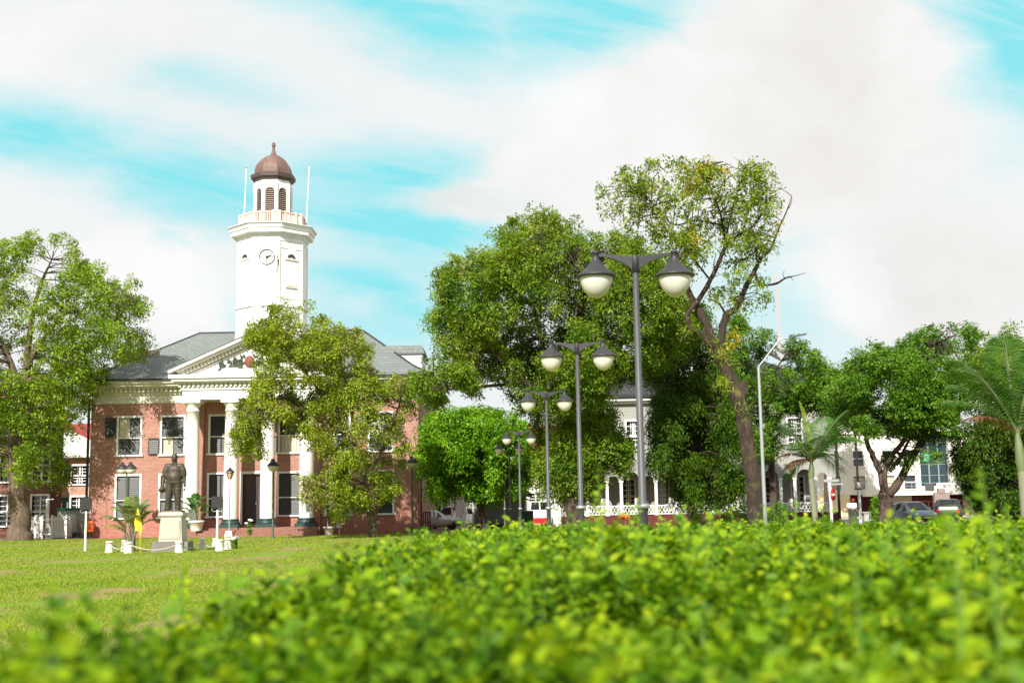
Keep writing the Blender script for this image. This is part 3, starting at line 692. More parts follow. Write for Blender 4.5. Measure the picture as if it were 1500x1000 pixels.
for px0, py0, px1, py1 in ((361, 247, 358, 312), (453, 243, 449, 322)):
    p1 = P(px1, py1+4, TY-.4); p0 = P(px0, py0, TY-.4)
    b = MB(); b.tube([p1, p0], [.05, .03], 8); fp = b.build('flagpole', M['mast'], tow); fp.data.materials[0] = M['white']
    b = MB(); b.lathe([(0, 0), (.07, .04), (.07, .1), (0, .14)], p0, 8); b.build('pole_cap', M['galv'], fp)
# black downpipe on the left corner
b = MB(); b.tube([(-29.1, 80.75, 10.3), (-29.1, 80.75, 9.5), (-28.35, 81.6, 9.05), (-28.3, 81.8, 8.7), (-28.3, 81.8, 0)], .085, 8); b.box(-28.75, -28.05, 81.5, 81.98, 8.75, 9.15); b.build('downpipe', M['black'], court)

# ------------------------------------------------------------------ other buildings
def simple_wall(par, name, mat, x0, x1, y0, y1, z1, holes, z0=0, t=.35):
    b = MB(); b.wall(x0, x1, z0, z1, y0, y0+t, holes)
    b.box(x0, x0+t, y0+t, y1, z0, z1).box(x1-t, x1, y0+t, y1, z0, z1).box(x0+t, x1-t, y1-t, y1, z0, z1)
    return b.build(name, mat, par)
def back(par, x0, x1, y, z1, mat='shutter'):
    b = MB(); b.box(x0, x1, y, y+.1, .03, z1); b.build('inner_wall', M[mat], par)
def hiproof(par, name, x0, x1, y0, y1, z0, z1, over, inset, mat):
    b = MB(); x0 -= over; x1 += over; y0 -= over; y1 += over; ym = (y0+y1)/2
    v = [(x0, y0, z0), (x1, y0, z0), (x1, y1, z0), (x0, y1, z0), (x0+inset, ym, z1), (x1-inset, ym, z1)]
    b.add(v, [(0, 1, 5, 4), (1, 2, 5), (2, 3, 4, 5), (3, 0, 4)]); b.box(x0+.02, x1-.02, y0+.02, y1-.02, z0-.18, z0-.003)
    return b.build(name, mat, par)
# dark brick building behind the left tree
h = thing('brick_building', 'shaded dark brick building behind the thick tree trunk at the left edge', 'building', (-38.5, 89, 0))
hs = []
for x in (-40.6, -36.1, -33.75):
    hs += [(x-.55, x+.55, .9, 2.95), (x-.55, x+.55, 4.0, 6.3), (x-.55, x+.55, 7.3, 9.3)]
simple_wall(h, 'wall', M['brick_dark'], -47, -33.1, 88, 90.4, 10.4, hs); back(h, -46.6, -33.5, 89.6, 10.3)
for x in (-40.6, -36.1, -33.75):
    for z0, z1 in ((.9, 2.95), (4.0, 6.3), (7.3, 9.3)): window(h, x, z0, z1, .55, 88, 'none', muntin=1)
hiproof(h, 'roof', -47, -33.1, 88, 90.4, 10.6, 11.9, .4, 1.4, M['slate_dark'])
# lighter brick house with pale gable
h = thing('gabled_house', 'orange brick house with pale boarded gable, red roof and green shutters behind the cabin', 'house', (-37, 109, 0))
hs = []
for x in (-41.6, -37.35): hs += [(x-.62, x+.62, 1.0, 3.1), (x-.62, x+.62, 4.2, 5.75)]
simple_wall(h, 'wall', M['brick_light'], -44, -31.5, 106, 116, 6.5, hs); back(h, -43.6, -31.9, 108.5, 6.4, 'cream')
for x in (-41.6, -37.35):
    for z0, z1 in ((1.0, 3.1), (4.2, 5.75)):
        window(h, x, z0, z1, .62, 106, 'both', sh='shutter_green', muntin=2)
b = MB(); b.prism([(-42.6, 6.62), (-33.6, 6.62), (-38.1, 8.75)], 105.5, 105.9); b.box(-44.3, -31.2, 105.3, 106.5, 6.45, 6.62); b.build('gable', M['siding_pale'], h)
hiproof(h, 'roof', -44, -31.5, 106.2, 116, 6.66, 9.75, .3, 2.5, M['redroof'])
b = MB(); b.box(-40.4, -38.65, 104.2, 105.94, 3.95, 4.15).box(-40.4, -38.65, 104.15, 104.3, 4.15, 4.75).box(-38.8, -38.65, 104.3, 105.94, 4.15, 4.75).box(-39.1, -38.8, 104.2, 104.5, 0, 3.95).box(-39.05, -38.85, 104.25, 104.45, 4.75, 6.5)
b.build('balcony', M['white'], h)
# site cabin
h = thing('site_cabin', 'small grey site cabin with green roof edge and barred white window', 'cabin', (-30.4, 86.2, 0))
x0, x1 = P(84, 760, 85).x, P(127, 760, 85).x; hz = P(110, 744, 85).z
simple_wall(h, 'wall', M['cabin'], x0, x1, 85, 87.6, hz-.14, [(-30.95, -30.25, .95, 1.52)], z0=.02, t=.08)
back(h, x0+.1, x1-.1, 86.4, hz-.2)
b = MB(); b.box(x0-.08, x1+.05, 84.9, 87.7, hz-.138, hz+.02); b.build('roof', M['green'], h)
b = MB()
for a_, c_ in ((-31.03, -30.95), (-30.25, -30.17)): b.box(a_, c_, 84.96, 85.03, .87, 1.6)
b.box(-30.95, -30.25, 84.96, 85.03, .87, .95).box(-30.95, -30.25, 84.96, 85.03, 1.52, 1.6)
for i in range(1, 5): b.box(-30.95+.14*i-.012, -30.95+.14*i+.012, 84.965, 85.0, .95, 1.52)
b.build('window', M['white'], h)
b = MB(); b.lathe([(.0, -.02), (.08, -.02), (.09, .06), (.0, .07)], (x1-.32, 84.88, 1.15), 12); b.bar((x1-.32, 84.9, 1.1), (x1-.2, 84.97, .85), .05); b.build('tap', M['white'], h)
# wooden kiosk and shed right of the courthouse
h = thing('wooden_kiosk', 'grey boarded kiosk under the bright green tree', 'kiosk', (-1.2, 90, 0))
simple_wall(h, 'wall', M['siding_grey'], P(694, 760, 88).x, P(770, 760, 88).x, 88, 92, 2.35, [], z0=.42)
b = MB(); b.box(P(696, 760, 88).x, P(768, 760, 88).x, 88.1, 91.9, .0, .42); b.build('base', M['redwall'], h)
b = MB(); b.box(P(692, 760, 88).x, P(694.8, 760, 88).x, 87.9, 88.05, .3, 2.4).box(P(769, 760, 88).x, P(772, 760, 88).x, 87.9, 88.05, .3, 2.4); b.build('corner_board', M['cream'], h)
hiproof(h, 'roof', P(694, 760, 88).x, P(770, 760, 88).x, 88, 92, 2.5, 3.5, .5, 1.6, M['slate_dark'])
h = thing('market_shed', 'low open shed with white post beside the parked silver car', 'shed', (-4.8, 99, 0))
xa, xb = P(659, 750, 97).x, P(684, 750, 97).x
b = MB(); b.prism([(xa, 2.75), (xb, 2.9), (xb, 3.0), (xa, 2.85)], 96.8, 102); b.build('roof', M['redroof'], h)
for xq in (xa+.1, xb-.25):
    for yq in (97, 101.6): b = MB(); b.box(xq, xq+.16, yq, yq+.16, 0, 2.75); b.build('post', M['white'], h)
b = MB(); b.box(xb-.9, xb-.3, 97.3, 97.4, .0, 2.7); b.build('side_panel', M['white'], h)
b = MB(); b.box(xa+.1, xb-.95, 101.5, 101.58, 0, 2.7); b.build('back_panel', M['shutter'], h)
h = thing('white_house', 'white two storey house behind the cars between courthouse and green tree', 'house', (-6, 122, 0))
hs = [(x-.6, x+.6, z, z+1.6) for x in (-11.3, -7.0, -4.3, -1.2, 2.0, 5.2) for z in (1.3, 4.6)]
simple_wall(h, 'wall', M['render'], -13, 8, 118, 126, 7.0, hs); back(h, -12.6, 7.6, 120.5, 6.9)
for x in (-11.3, -7.0, -4.3, -1.2, 2.0, 5.2):
    for z in (1.3, 4.6): window(h, x, z, z+1.6, .6, 118, 'none', muntin=1)
hiproof(h, 'roof', -13, 8, 118, 126, 7.1, 9.6, .6, 3, M['redroof'])
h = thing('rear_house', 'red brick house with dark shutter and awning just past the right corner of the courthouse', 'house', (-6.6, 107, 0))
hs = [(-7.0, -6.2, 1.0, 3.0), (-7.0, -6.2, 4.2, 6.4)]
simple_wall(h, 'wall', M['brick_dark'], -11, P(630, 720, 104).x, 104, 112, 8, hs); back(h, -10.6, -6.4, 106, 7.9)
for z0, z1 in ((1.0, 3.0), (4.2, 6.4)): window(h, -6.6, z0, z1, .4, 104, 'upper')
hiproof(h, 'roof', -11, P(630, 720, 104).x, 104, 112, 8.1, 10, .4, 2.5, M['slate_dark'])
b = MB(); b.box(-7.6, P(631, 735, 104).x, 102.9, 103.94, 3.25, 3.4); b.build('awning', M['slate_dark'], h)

# arcaded white timber building
AY = 88.0
arc = thing('arcaded_building', 'long white timber building with ground floor arcade and dark red base behind the trees', 'building', (13, 93, 0))
AX0, AX1 = 3.6, 22.85
# bays read from the photograph, left to right (centre, half width)
bays = []
x = 6.98-2.49
k = 0
seq = []
c0 = P(899.4, 720, AY).x
for j in range(-1, 9):
    seq.append((c0+j*2.47, .37)); seq.append((c0+j*2.47+1.265, .60))
bays = [s for s in seq if s[0]-s[1] > AX0+.1 and s[0]+s[1] < AX1-.35]
zs_, ztop = 3.22, 4.35
b = MB(); prev = AX0
for (c, hw) in bays+[(AX1, 0)]:
    xl = c-hw
    b.box(prev, xl, AY, AY+.16, zs_, ztop) if hw else b.box(prev, AX1, AY, AY+.16, zs_, ztop)
    if not hw: break
    N_ = 14; pt = [(c-hw*math.cos(math.pi*i/N_), zs_+hw*1.12*math.sin(math.pi*i/N_)) for i in range(N_+1)]
    for i in range(N_):
        p, q = pt[i], pt[i+1]
        b.add([(p[0], AY, p[1]), (q[0], AY, q[1]), (q[0], AY, ztop), (p[0], AY, ztop)], [(0, 1, 2, 3)]); b.add([(p[0], AY+.16, p[1]), (q[0], AY+.16, q[1]), (q[0], AY+.16, ztop), (p[0], AY+.16, ztop)], [(3, 2, 1, 0)])
        b.add([(p[0], AY, p[1]), (q[0], AY, q[1]), (q[0], AY+.16, q[1]), (p[0], AY+.16, p[1])], [(3, 2, 1, 0)])
    prev = c+hw
b.build('arcade', M['siding'], arc)
hs = [(x-.46, x+.46, 5.5, 7.5) for x in (5.6, 8.55, 11.4, 14.3, 17.2, 20.1)]
b = MB(); b.wall(AX0, AX1, ztop, 8.75, AY+.004, AY+.3, hs); b.box(AX0, AX0+.3, AY+.3, 98, ztop, 8.75).box(AX1-.3, AX1, AY+.3, 98, ztop, 8.75).box(AX0, AX1, 97.7, 98, 0, 8.75); b.build('wall', M['siding'], arc)
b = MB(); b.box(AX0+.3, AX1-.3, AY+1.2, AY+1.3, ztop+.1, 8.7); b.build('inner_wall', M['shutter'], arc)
for x in (5.6, 8.55, 11.4, 14.3, 17.2, 20.1): window(arc, x, 5.5, 7.5, .46, AY, 'none', muntin=2)
b = MB(); hs = [(c-.42, c+.42, 1.2, 3.4) for c, hw in bays if hw > .5]
b.wall(AX0+.2, AX1-.9, .9, ztop, AY+2.4, AY+2.6, hs); b.box(AX0, AX1, AY+.3, AY+2.4, ztop-.1, ztop-.01); gal = b.build('gallery_wall', M['siding'], arc)
for c, hw in bays:
    if hw > .5: window(arc, c, 1.2, 3.4, .42, AY+2.4, 'none', muntin=2, frm='cream')
b = MB(); b.box(AX0-.1, AX1+.05, AY-.15, AY+6, 0, .84); b.build('base', M['redwall'], arc)
edges = sorted({round(c-hw-.09, 3) for c, hw in bays} | {round(c+hw+.09, 3) for c, hw in bays})
mid = [AX0+.15]
for i in range(len(bays)-1): mid.append((bays[i][0]+bays[i][1]+bays[i+1][0]-bays[i+1][1])/2)
mid += [bays[-1][0]+bays[-1][1]+.13]
for xm in mid:
    b = MB(); b.box(xm-.1, xm+.1, AY-.06, AY+.14, .84, zs_+.02).box(xm-.15, xm+.15, AY-.1, AY+.18, zs_-.06, zs_+.06).box(xm-.14, xm+.14, AY-.1, AY+.18, .84, .98); b.build('column', M['white'], arc)
for c, hw in bays:
    b = MB(); x0, x1 = c-hw, c+hw; b.box(x0, x1, AY, AY+.06, 1.48, 1.55).box(x0, x1, AY, AY+.06, .90, .96)
    n = 5 if hw > .5 else 3
    for i in range(n):
        a, d = x0+(x1-x0)*i/n, x0+(x1-x0)*(i+1)/n
        b.bar((a, AY+.03, .96), (d, AY+.03, 1.48), .035, .035); b.bar((d, AY+.034, .96), (a, AY+.034, 1.48), .035, .035)
    b.build('balustrade', M['white'], arc)
b = MB(); b.box(AX0-.3, AX1+.3, AY-.3, AY+.003, 8.76, 8.95).box(AX0-.5, AX1+.5, AY-.55, AY+.05, 8.95, 9.15); b.build('cornice', M['white'], arc)
hiproof(arc, 'roof', AX0, AX1, AY, 98, 9.36, 12.3, .75, 4.5, M['slate_dark'])
gx = P(1020, 540, AY).x
b = MB(); b.prism([(gx-2.6, 9.9), (gx+2.6, 9.9), (gx+2.6, 10.9), (gx, 12.1), (gx-2.6, 10.9)], AY-.1, AY+.2); g = b.build('gable', M['white'], arc)
b = MB()
for s in (-1, 1): b.prism([(gx+s*3.1, 10.72), (gx+s*3.1, 10.95), (gx, 12.42), (gx, 12.14)], AY-.5, AY+6)
b.box(gx-2.8, gx+2.8, AY-.3, AY-.11, 10.62, 10.8); b.build('gable_cornice', M['white'], g)
b = MB(); b.tube([(AX1+.12, AY-.15, 9.0), (AX1+.12, AY-.15, 0)], .10, 8); b.build('downpipe', M['black'], arc)
# white end porch with a free-standing arch
b = MB(); c, hw = AX1-.62+.12, .36

# modern white building
NY = 122.0
mod = thing('modern_building', 'bright white three storey building with tall blue glass bay across the street', 'building', (44, 128, 0))
cols = [31.6, 34.0, 36.9, 39.0, 46.6, 49.5, 52.5, 55.5]
hs = []
for x in cols: hs += [(x-.5, x+.5, 5.05, 6.5), (x-.55, x+.55, 2.75, 4.05)]
gx0, gx1 = P(1347, 690, NY).x, P(1389, 690, NY).x; gz0, gz1 = 2.95, 8.3
hs.append((gx0, gx1, gz0, gz1))
b = MB(); b.wall(29.6, 60, 2.25, 8.4, NY, NY+.4, hs); b.box(29.6, 30, NY+.4, 136, 0, 8.4).box(59.6, 60, NY+.4, 136, 0, 8.4).box(30, 59.6, NY+.4, 136, 8.2, 8.35)
b.box(29.4, 60.2, NY-.25, NY-.003, 8.2, 8.5)
b.box(gx0-.35, gx0, NY-.3, NY-.003, 2.3, 9.0).box(gx1, gx1+.45, NY-.4, NY-.003, 2.3, 9.2).box(gx1+.45, gx1+1.3, NY-.2, NY-.003, 2.3, 9.9).box(gx0-.35, gx1+.5, NY-.5, NY-.41, 8.3, 8.9).box(gx1-.4, gx1+1.5, NY-.45, NY+2, 9.9, 10.15)
b.build('wall', M['render'], mod)
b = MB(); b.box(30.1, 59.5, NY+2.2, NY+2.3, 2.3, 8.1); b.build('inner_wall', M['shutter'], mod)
for i, x in enumerate(cols):
    window(mod, x, 5.05, 6.5, .5, NY, 'none', rail=.5); window(mod, x, 2.75, 4.05, .55, NY, 'blind' if i != 3 else 'none', rail=.5)
b = MB(); b.box(gx0, gx1, NY+.15, NY+.2, gz0, gz1); cw = b.build('glass_bay', M['pane_blue'], mod)
b = MB()
for i in (1, 2): xx = gx0+(gx1-gx0)*i/3; b.box(xx-.06, xx+.06, NY-.02, NY+.148, gz0, gz1)
for j in range(1, 5): zz = gz0+(gz1-gz0)*j/5; b.box(gx0, gx1, NY+.09, NY+.147, zz-.025, zz+.025)
b.build('mullions', M['galv'], cw)
b = MB(); b.box(gx0+.5, gx0+1.0, NY-.12, NY-.06, 5.4, 6.1); b.build('open_pane', M['car_grey'], cw).data.materials[0] = glassy('sky_pane', (.12, .5, .55))
for x0, x1 in ((29.6, 33.0), (36.2, 36.7), (44.2, 45.6), (49, 49.6), (54, 60)): b = MB(); b.box(x0, x1, NY-.02, NY+.4, 0, 2.25); b.build('pier', M['yellowrender'], mod)
b = MB(); b.box(30, 59.6, NY+1.6, NY+1.7, .03, 2.25); b.build('shopfront', M['redwall'], mod)
for x0, x1 in ((37.2, 39.5), (41.6, 43), (46.3, 47.5)): b = MB(); b.box(x0, x1, NY+1.4, NY+1.58, .1, 2.1); b.build('shop_door', M['rail'], mod)
b = MB(); b.box(34.7, 60, NY-1.3, NY-.02, 2.1, 2.42).box(34.2, 35.9, NY-1.5, NY-.03, 2.05, 2.75); b.build('balcony_slab', M['render'], mod)
b = MB()
for i in range(26): b.bar((35.9+i*.95, NY-1.22, 2.42), (35.9+i*.95, NY-1.22, 3.25), .045)
for z in (3.25, 2.98, 2.7): b.bar((35.9, NY-1.22, z), (59.9, NY-1.22, z), .05)
rl = b.build('balcony_railing', M['galv'], mod)
bx0, bx1 = P(1366, 718, NY).x, P(1391, 718, NY).x
bn = thing('banner', 'white cloth banner with three rows of small lettering tied to the balcony railing', 'banner', (bx0, NY-1.3, 2.45))
b = MB(); b.box(bx0, bx1, NY-1.30, NY-1.27, 2.47, 3.22); b.build('cloth', M['white'], bn)
b = MB(); rng = random.Random(3)
for z, a_, c_ in ((3.02, .12, .98), (2.84, .32, .92), (2.62, .55, .98)):
    xx = bx0+(bx1-bx0)*a_
    while xx < bx0+(bx1-bx0)*c_-.1:
        w = rng.choice((.05, .06, .07)); b.box(xx, xx+w, NY-1.306, NY-1.302, z-.03, z+.03+rng.uniform(0, .02)); xx += w+.03+(.05 if rng.random() < .18 else 0)
b.build('lettering', M['postgrey'], bn)
b = MB(); b.box(bx0-1.15, bx0-.25, NY-1.32, NY-1.28, 2.45, 3.2); pn = b.build('notice_panel', M['postgrey'], None); tag(pn, 'small grey picture panel on the balcony railing left of the white banner', 'panel')
# grey rubble planter / parapet and dark red kerb wall in front
b = MB(); x0, x1 = P(1266, 760, 100).x, P(1288, 760, 100).x
b.box(x0, x1, 100, 100.4, 0, .62).box(x0-.1, x1+.1, 99.9, 100.5, .62, .72)
tag(b.build('parapet_wall', M['concrete']), 'low parapet wall with red capping beside the forked tree', 'wall')
b = MB(); xs_ = P(1365, 705, 112).x, P(1387, 705, 112).x
b.box(xs_[0], xs_[1], 111.5, 111.9, 1.3, 2.25).box(xs_[0]+.35, xs_[0]+.95, 111.45, 111.95, 2.2, 2.6).box(xs_[0]+.3, xs_[0]+.42, 111.6, 111.75, 0, 1.3).box(xs_[1]-.4, xs_[1]-.28, 111.6, 111.75, 0, 1.3)
tag(b.build('sign_board', plain('weathered_board', (.30, .22, .20), .8, .3, 4)), 'weathered grey brown board standing behind the black car', 'sign board')
# red street railing
b = MB(); x0, x1 = P(1330, 745, 112).x, P(1470, 745, 112).x
for i in range(15): xx = x0+(x1-x0)*i/14; b.bar((xx, 111.85, .15), (xx, 111.85, 1.5), .05)
for z in (.7, 1.48): b.bar((x0, 111.85, z), (x1, 111.85, z), .05)
tag(b.build('street_railing', M['redwall']), 'thin dark red railing along the far pavement', 'railing')

# ------------------------------------------------------------------ double lamps along the hedge
def double_lamp():
    r = thing('double_lamp', None, 'street lamp', (0, 0, 0), 'double armed lamps in a row')
    b = MB(); b.lathe([(.16, 0), (.16, .03), (.070, .05), (.070, 1.42), (.085, 1.43), (.085, 1.50), (.055, 1.53), (.042, 4.78)], n=16); b.build('pole', M['postgrey'], r, True)
    b = MB(); b.lathe([(.085, 1.425), (.098, 1.435), (.098, 1.475), (.085, 1.485)], n=16); b.build('collar', M['galv'], r, True)
    b = MB(); b.lathe([(.044, 4.755), (.058, 4.76), (.060, 4.98), (.055, 5.0), (0, 5.01)], n=14); b.build('hub', M['lampgrey'], r, True)
    for s in (-1, 1):
        b = MB(); N_ = 12; v = []
        for i in range(N_+1):
            t = i/N_; x = s*(.05+.47*t); top = 4.985+.055*t**.9; bot = 4.80+.195*math.sin(t*math.pi/2)**.8; w = .034-.016*t
            v += [(x, -w, top), (x, w, top), (x, w, bot), (x, -w, bot)]
        f = []
        for i in range(N_):
            for k in range(4): f.append((i*4+k, i*4+(k+1) % 4, i*4+4+(k+1) % 4, i*4+4+k) if s > 0 else (i*4+4+k, i*4+4+(k+1) % 4, i*4+(k+1) % 4, i*4+k))
        b.add(v, f); a = b.build('arm', M['lampgrey'], r, True)
        c = (s*.565, 0, 4.70)
        b = MB(); b.lathe([(.235, 0), (.28, -.008), (.288, .012), (.27, .03), (.235, .055), (.185, .095), (.135, .145), (.118, .170), (.108, .178), (.085, .20), (.055, .245), (.046, .28), (.046, .335), (.054, .34), (.054, .372), (.03, .38), (0, .385)], c, 32)
        b.build('lamp_cap', M['lampgrey'], r, True)
        b = MB(); b.lathe([(.228, 0), (.230, -.04), (.218, -.10), (.190, -.17), (.148, -.23), (.098, -.275), (.04, -.303), (0, -.308)], c, 32); b.build('globe', M['globe'], r, True)
    return r
LP = [(17.3, 930), (26.66, 845), (37.87, 800), (57.3, 760), (67.4, 745.6), (77.0, 738)]
LL = ['tallest and nearest grey lamp with two opal globes rising from the hedge', 'second lamp from the front in the row of two globed lamps', 'third lamp from the front with two globes, before the dark tree',
      'fourth lamp with two globes, before the bright green tree', 'fifth lamp with two globes, close behind the fourth one', 'farthest and smallest lamp of the two globed row']
pys = [375, 503, 574, 632, 649, 661]
proto = double_lamp()
for i, (D, px) in enumerate(LP):
    o = proto if i == 0 else copy_tree(proto)
    p = P(px, pys[i], D); o.location = (p.x, D, 0); o.scale = (1, 1, p.z/5.0); o['label'] = LL[i]; o.rotation_euler.z = R(random.Random(i).uniform(-3, 3))
    o.scale = (p.z/5.0,)*3
# single lamps in front of the courthouse
def post_lamp(px, py_top, py_base, D, label, kind):
    p = P(px, py_top, D); r = thing('post_lamp', label, 'lamp', (p.x, D, 0)); H = p.z
    if kind == 'lantern':
        b = MB(); b.lathe([(.05, .35), (.045, .6), (.035, H-.75)], n=10); b.build('pole', M['galv'], r, True)
        b = MB(); b.box(-.26, .26, -.26, .26, 0, .4, top=.7); b.build('base', M['bollard'], r, True)
        b = MB(); b.lathe([(.05, H-.76), (.12, H-.72), (.23, H-.34), (.0, H-.33)], n=6, smooth=False); b.build('lantern_glass', M['amber'], r, True)
        b = MB(); b.lathe([(.30, H-.34), (.28, H-.28), (.10, H-.10), (.05, H-.05), (.05, H), (0, H+.04)], n=6, smooth=False); 
        for k in range(6): a = R(60*k); b.bar((.12*math.cos(a), .12*math.sin(a), H-.73), (.235*math.cos(a), .235*math.sin(a), H-.33), .025)
        b.build('lantern_cap', M['black'], r, True)
    else:
        n = 2 if kind == 'twin' else 1
        b = MB(); b.lathe([(.14, 0), (.12, .1), (.06, .14), (.05, H-.5)], n=10); b.build('pole', M['oliveg'], r, True)
        for s in ((-1, 1) if n == 2 else (0,)):
            c = (s*.26, 0, H-.46)
            b = MB(); b.lathe([(.38, 0), (.40, .025), (.26, .17), (.13, .30), (.07, .34), (.06, .44), (0, .46)], c, 20); b.lathe([(.03, .45), (.06, .62), (0, .66)], (c[0]-.10, 0, c[2]-.22), 8); b.build('lamp_cap', M['lampgrey'], r, True)
            b = MB(); b.lathe([(.34, 0), (.33, -.10), (.26, -.23), (.12, -.31), (0, -.33)], c, 20); b.build('globe', M['globe'], r, True)
    return r
post_lamp(186, 676, 790, 78, 'lamp with two bowl globes behind the small palm, before the left brick wall', 'twin')
post_lamp(337, 684, 778, 78.0, 'lantern with amber panes on a thin pale pole beside the second column', 'lantern')
post_lamp(400.5, 671, 787, 73, 'single bowl lamp on a dark pole in front of the third column', 'bowl')
post_lamp(603.5, 667, 782, 77, 'single bowl lamp at the right corner of the courthouse', 'bowl')
# black floodlight boxes on white posts
for px, D, y0, lab in ((127, 52, 726, 'black floodlight box on a white post at the left of the lawn'), (319, 51, 724, 'black floodlight box on a white post behind the right bollards')):
    p = P(px, y0, D); q = P(px, y0+22, D); r = thing('floodlight_post', lab, 'floodlight', (p.x, D, 0), 'floodlights on posts')
    b = MB(); b.lathe([(.05, 0), (.045, q.z)], n=10); b.build('post', M['white'], r, True)
    h_ = q.z; b = MB(); b.box(-.19, .19, -.10, .16, h_+.08, h_+.52, top=.9).box(-.03, .03, -.03, .03, h_-.02, h_+.1).box(-.22, .22, -.13, -.10, h_+.06, h_+.54); b.build('housing', M['black'], r, True)
    b = MB(); b.box(-.22, -.2, -.1, .06, h_-.05, h_+.3).box(.2, .22, -.1, .06, h_-.05, h_+.3).box(-.22, .22, -.02, .05, h_-.08, h_-.05); b.build('bracket', M['galv'], r, True)
# tall street light right of the leaning tree
D = 40; pb = P(1127, 765, D); pt = P(1111, 537, D); pe = P(1142, 497, D); pf = P(1181, 489, D)
r = thing('street_light', 'tall galvanised street light with a bent arm beside the leaning tree', 'street light', (pt.x, D, 0))
b = MB(); b.tube([(pt.x, D, 0), (pt.x, D, 1.6), (pt.x, D, pt.z)], [.066, .062, .045], 12); b.build('pole', M['galv'], r)
b = MB(); b.tube([(pt.x, D, pt.z-.1), pt, pt.lerp(pe, .06), pt.lerp(pe, .95), pe, pe.lerp(pf, .4)], [.03, .026, .022, .020, .02, .018], 8); b.build('arm', M['galv'], r)
b = MB(); b.bar(pe.lerp(pf, .35), pf, .12, .05); b.bar(pe.lerp(pf, .4)+Vector((0, 0, .05)), pe.lerp(pf, .48)+Vector((0, 0, .05)), .06, .04); b.build('lamp_head', M['postgrey'], r)
# dark pole with cameras / white pole
D = 83; p0 = P(1261, 768, D); p1 = P(1257, 706, D); p2 = P(1254, 628, D)
r = thing('camera_pole', 'slim pole, white below and black above, with small lamps, left of the forked tree', 'pole', (p0.x, D, 0))
b = MB(); b.tube([(p0.x, D, 0), (p0.x, D, p1.z)], .10, 10); b.build('lower_pole', M['white'], r)
b = MB(); b.tube([(p0.x+.0, D+.15, p1.z-1.2), (p0.x, D+.15, p2.z)], .08, 8); b.build('upper_pole', M['black'], r)
b = MB(); z = p1.z; b.box(p0.x, p0.x+.5, D-.1, D+.1, z-.02, z+.1).box(p0.x-.28, p0.x+.3, D-.12, D+.12, z-.5, z-.38); b.build('camera', M['postgrey'], r)
# road sign
D = 62; p0 = P(1219, 772, D); p1 = P(1216, 698, D)
r = thing('road_sign', 'white signpost with grey name blades and a red no entry disc', 'sign', (p0.x, D, 0))
b = MB(); b.tube([(p0.x, D, 0), (p0.x, D, p1.z)], .07, 10); b.build('post', M['white'], r)
b = MB(); b.box(p0.x-.32, p0.x+.45, D-.09, D-.075, p1.z-.26, p1.z-.12); b.bar((p0.x, D-.1, p1.z-.38), (p0.x+.66, D-.02, p1.z-.36), .03, .09); b.build('name_blade', M['galv'], r)
sc_z = P(1220, 724, D).z
for nm, mt, pr in (('disc', 'red', [(0, -.02), (.30, -.02), (.30, 0), (0, 0)]), ):
    b = MB(); b.lathe(pr, (0, 0, 0), 28); b.move(Matrix.Translation((p0.x+.14, D+.02, sc_z)) @ Matrix.Rotation(R(52), 4, 'Z') @ Matrix.Rotation(R(90), 4, 'X')); dk = b.build(nm, M[mt], r)
    b = MB(); b.box(-.22, .22, -.055, .055, .003, .008); b.box(-.22, .22, -.055, .055, -.03, -.022); b.move(Matrix.Translation((p0.x+.14, D+.02, sc_z)) @ Matrix.Rotation(R(52), 4, 'Z') @ Matrix.Rotation(R(90), 4, 'X')); b.build('bar', M['white'], dk)
# lattice radio mast far away
D = 420; p1 = P(1139, 402, D); p0 = P(1142, 500, D); xm = (p0.x)
b = MB(); zt_ = p1.z; w0, w1 = .75, .28
for k in range(3):
    a = R(120*k+30); b.tube([(xm+w0*math.cos(a), D+w0*math.sin(a), 0), (xm+w1*math.cos(a), D+w1*math.sin(a), zt_)], .06, 5)
n = 36
for i in range(n):
    for k in range(3):
        f0, f1 = i/n, (i+1)/n; a, c = R(120*k+30), R(120*k+150); r0, r1 = w0+(w1-w0)*f0, w0+(w1-w0)*f1
        b.bar((xm+r0*math.cos(a), D+r0*math.sin(a), zt_*f0), (xm+r1*math.cos(c), D+r1*math.sin(c), zt_*f1), .05)
tag(b.build('radio_mast', M['mast']), 'thin red and white lattice radio mast far behind the trees', 'mast')
# green gate post and black gate right of the courthouse
D = 84.5; xg = P(615.5, 740, D).x
r = thing('gate', 'black iron gate with a green post at the right corner of the courthouse', 'gate', (xg, D, 0))
b = MB(); b.box(xg-.14, xg+.14, D-.14, D+.14, 0, P(616, 690, D).z); b.build('post', M['oliveg'], r)
x0, x1 = P(620, 750, D).x, P(630, 750, D).x; zg = P(625, 750, D).z
b = MB()
for i in range(4): xx = x0+(x1-x0)*i/3; b.bar((xx, D, .05), (xx, D, zg), .07)
for z in (.15, zg*.5, zg): b.bar((x0, D, z), (x1, D, z), .06)
b.build('leaf', M['black'], r)
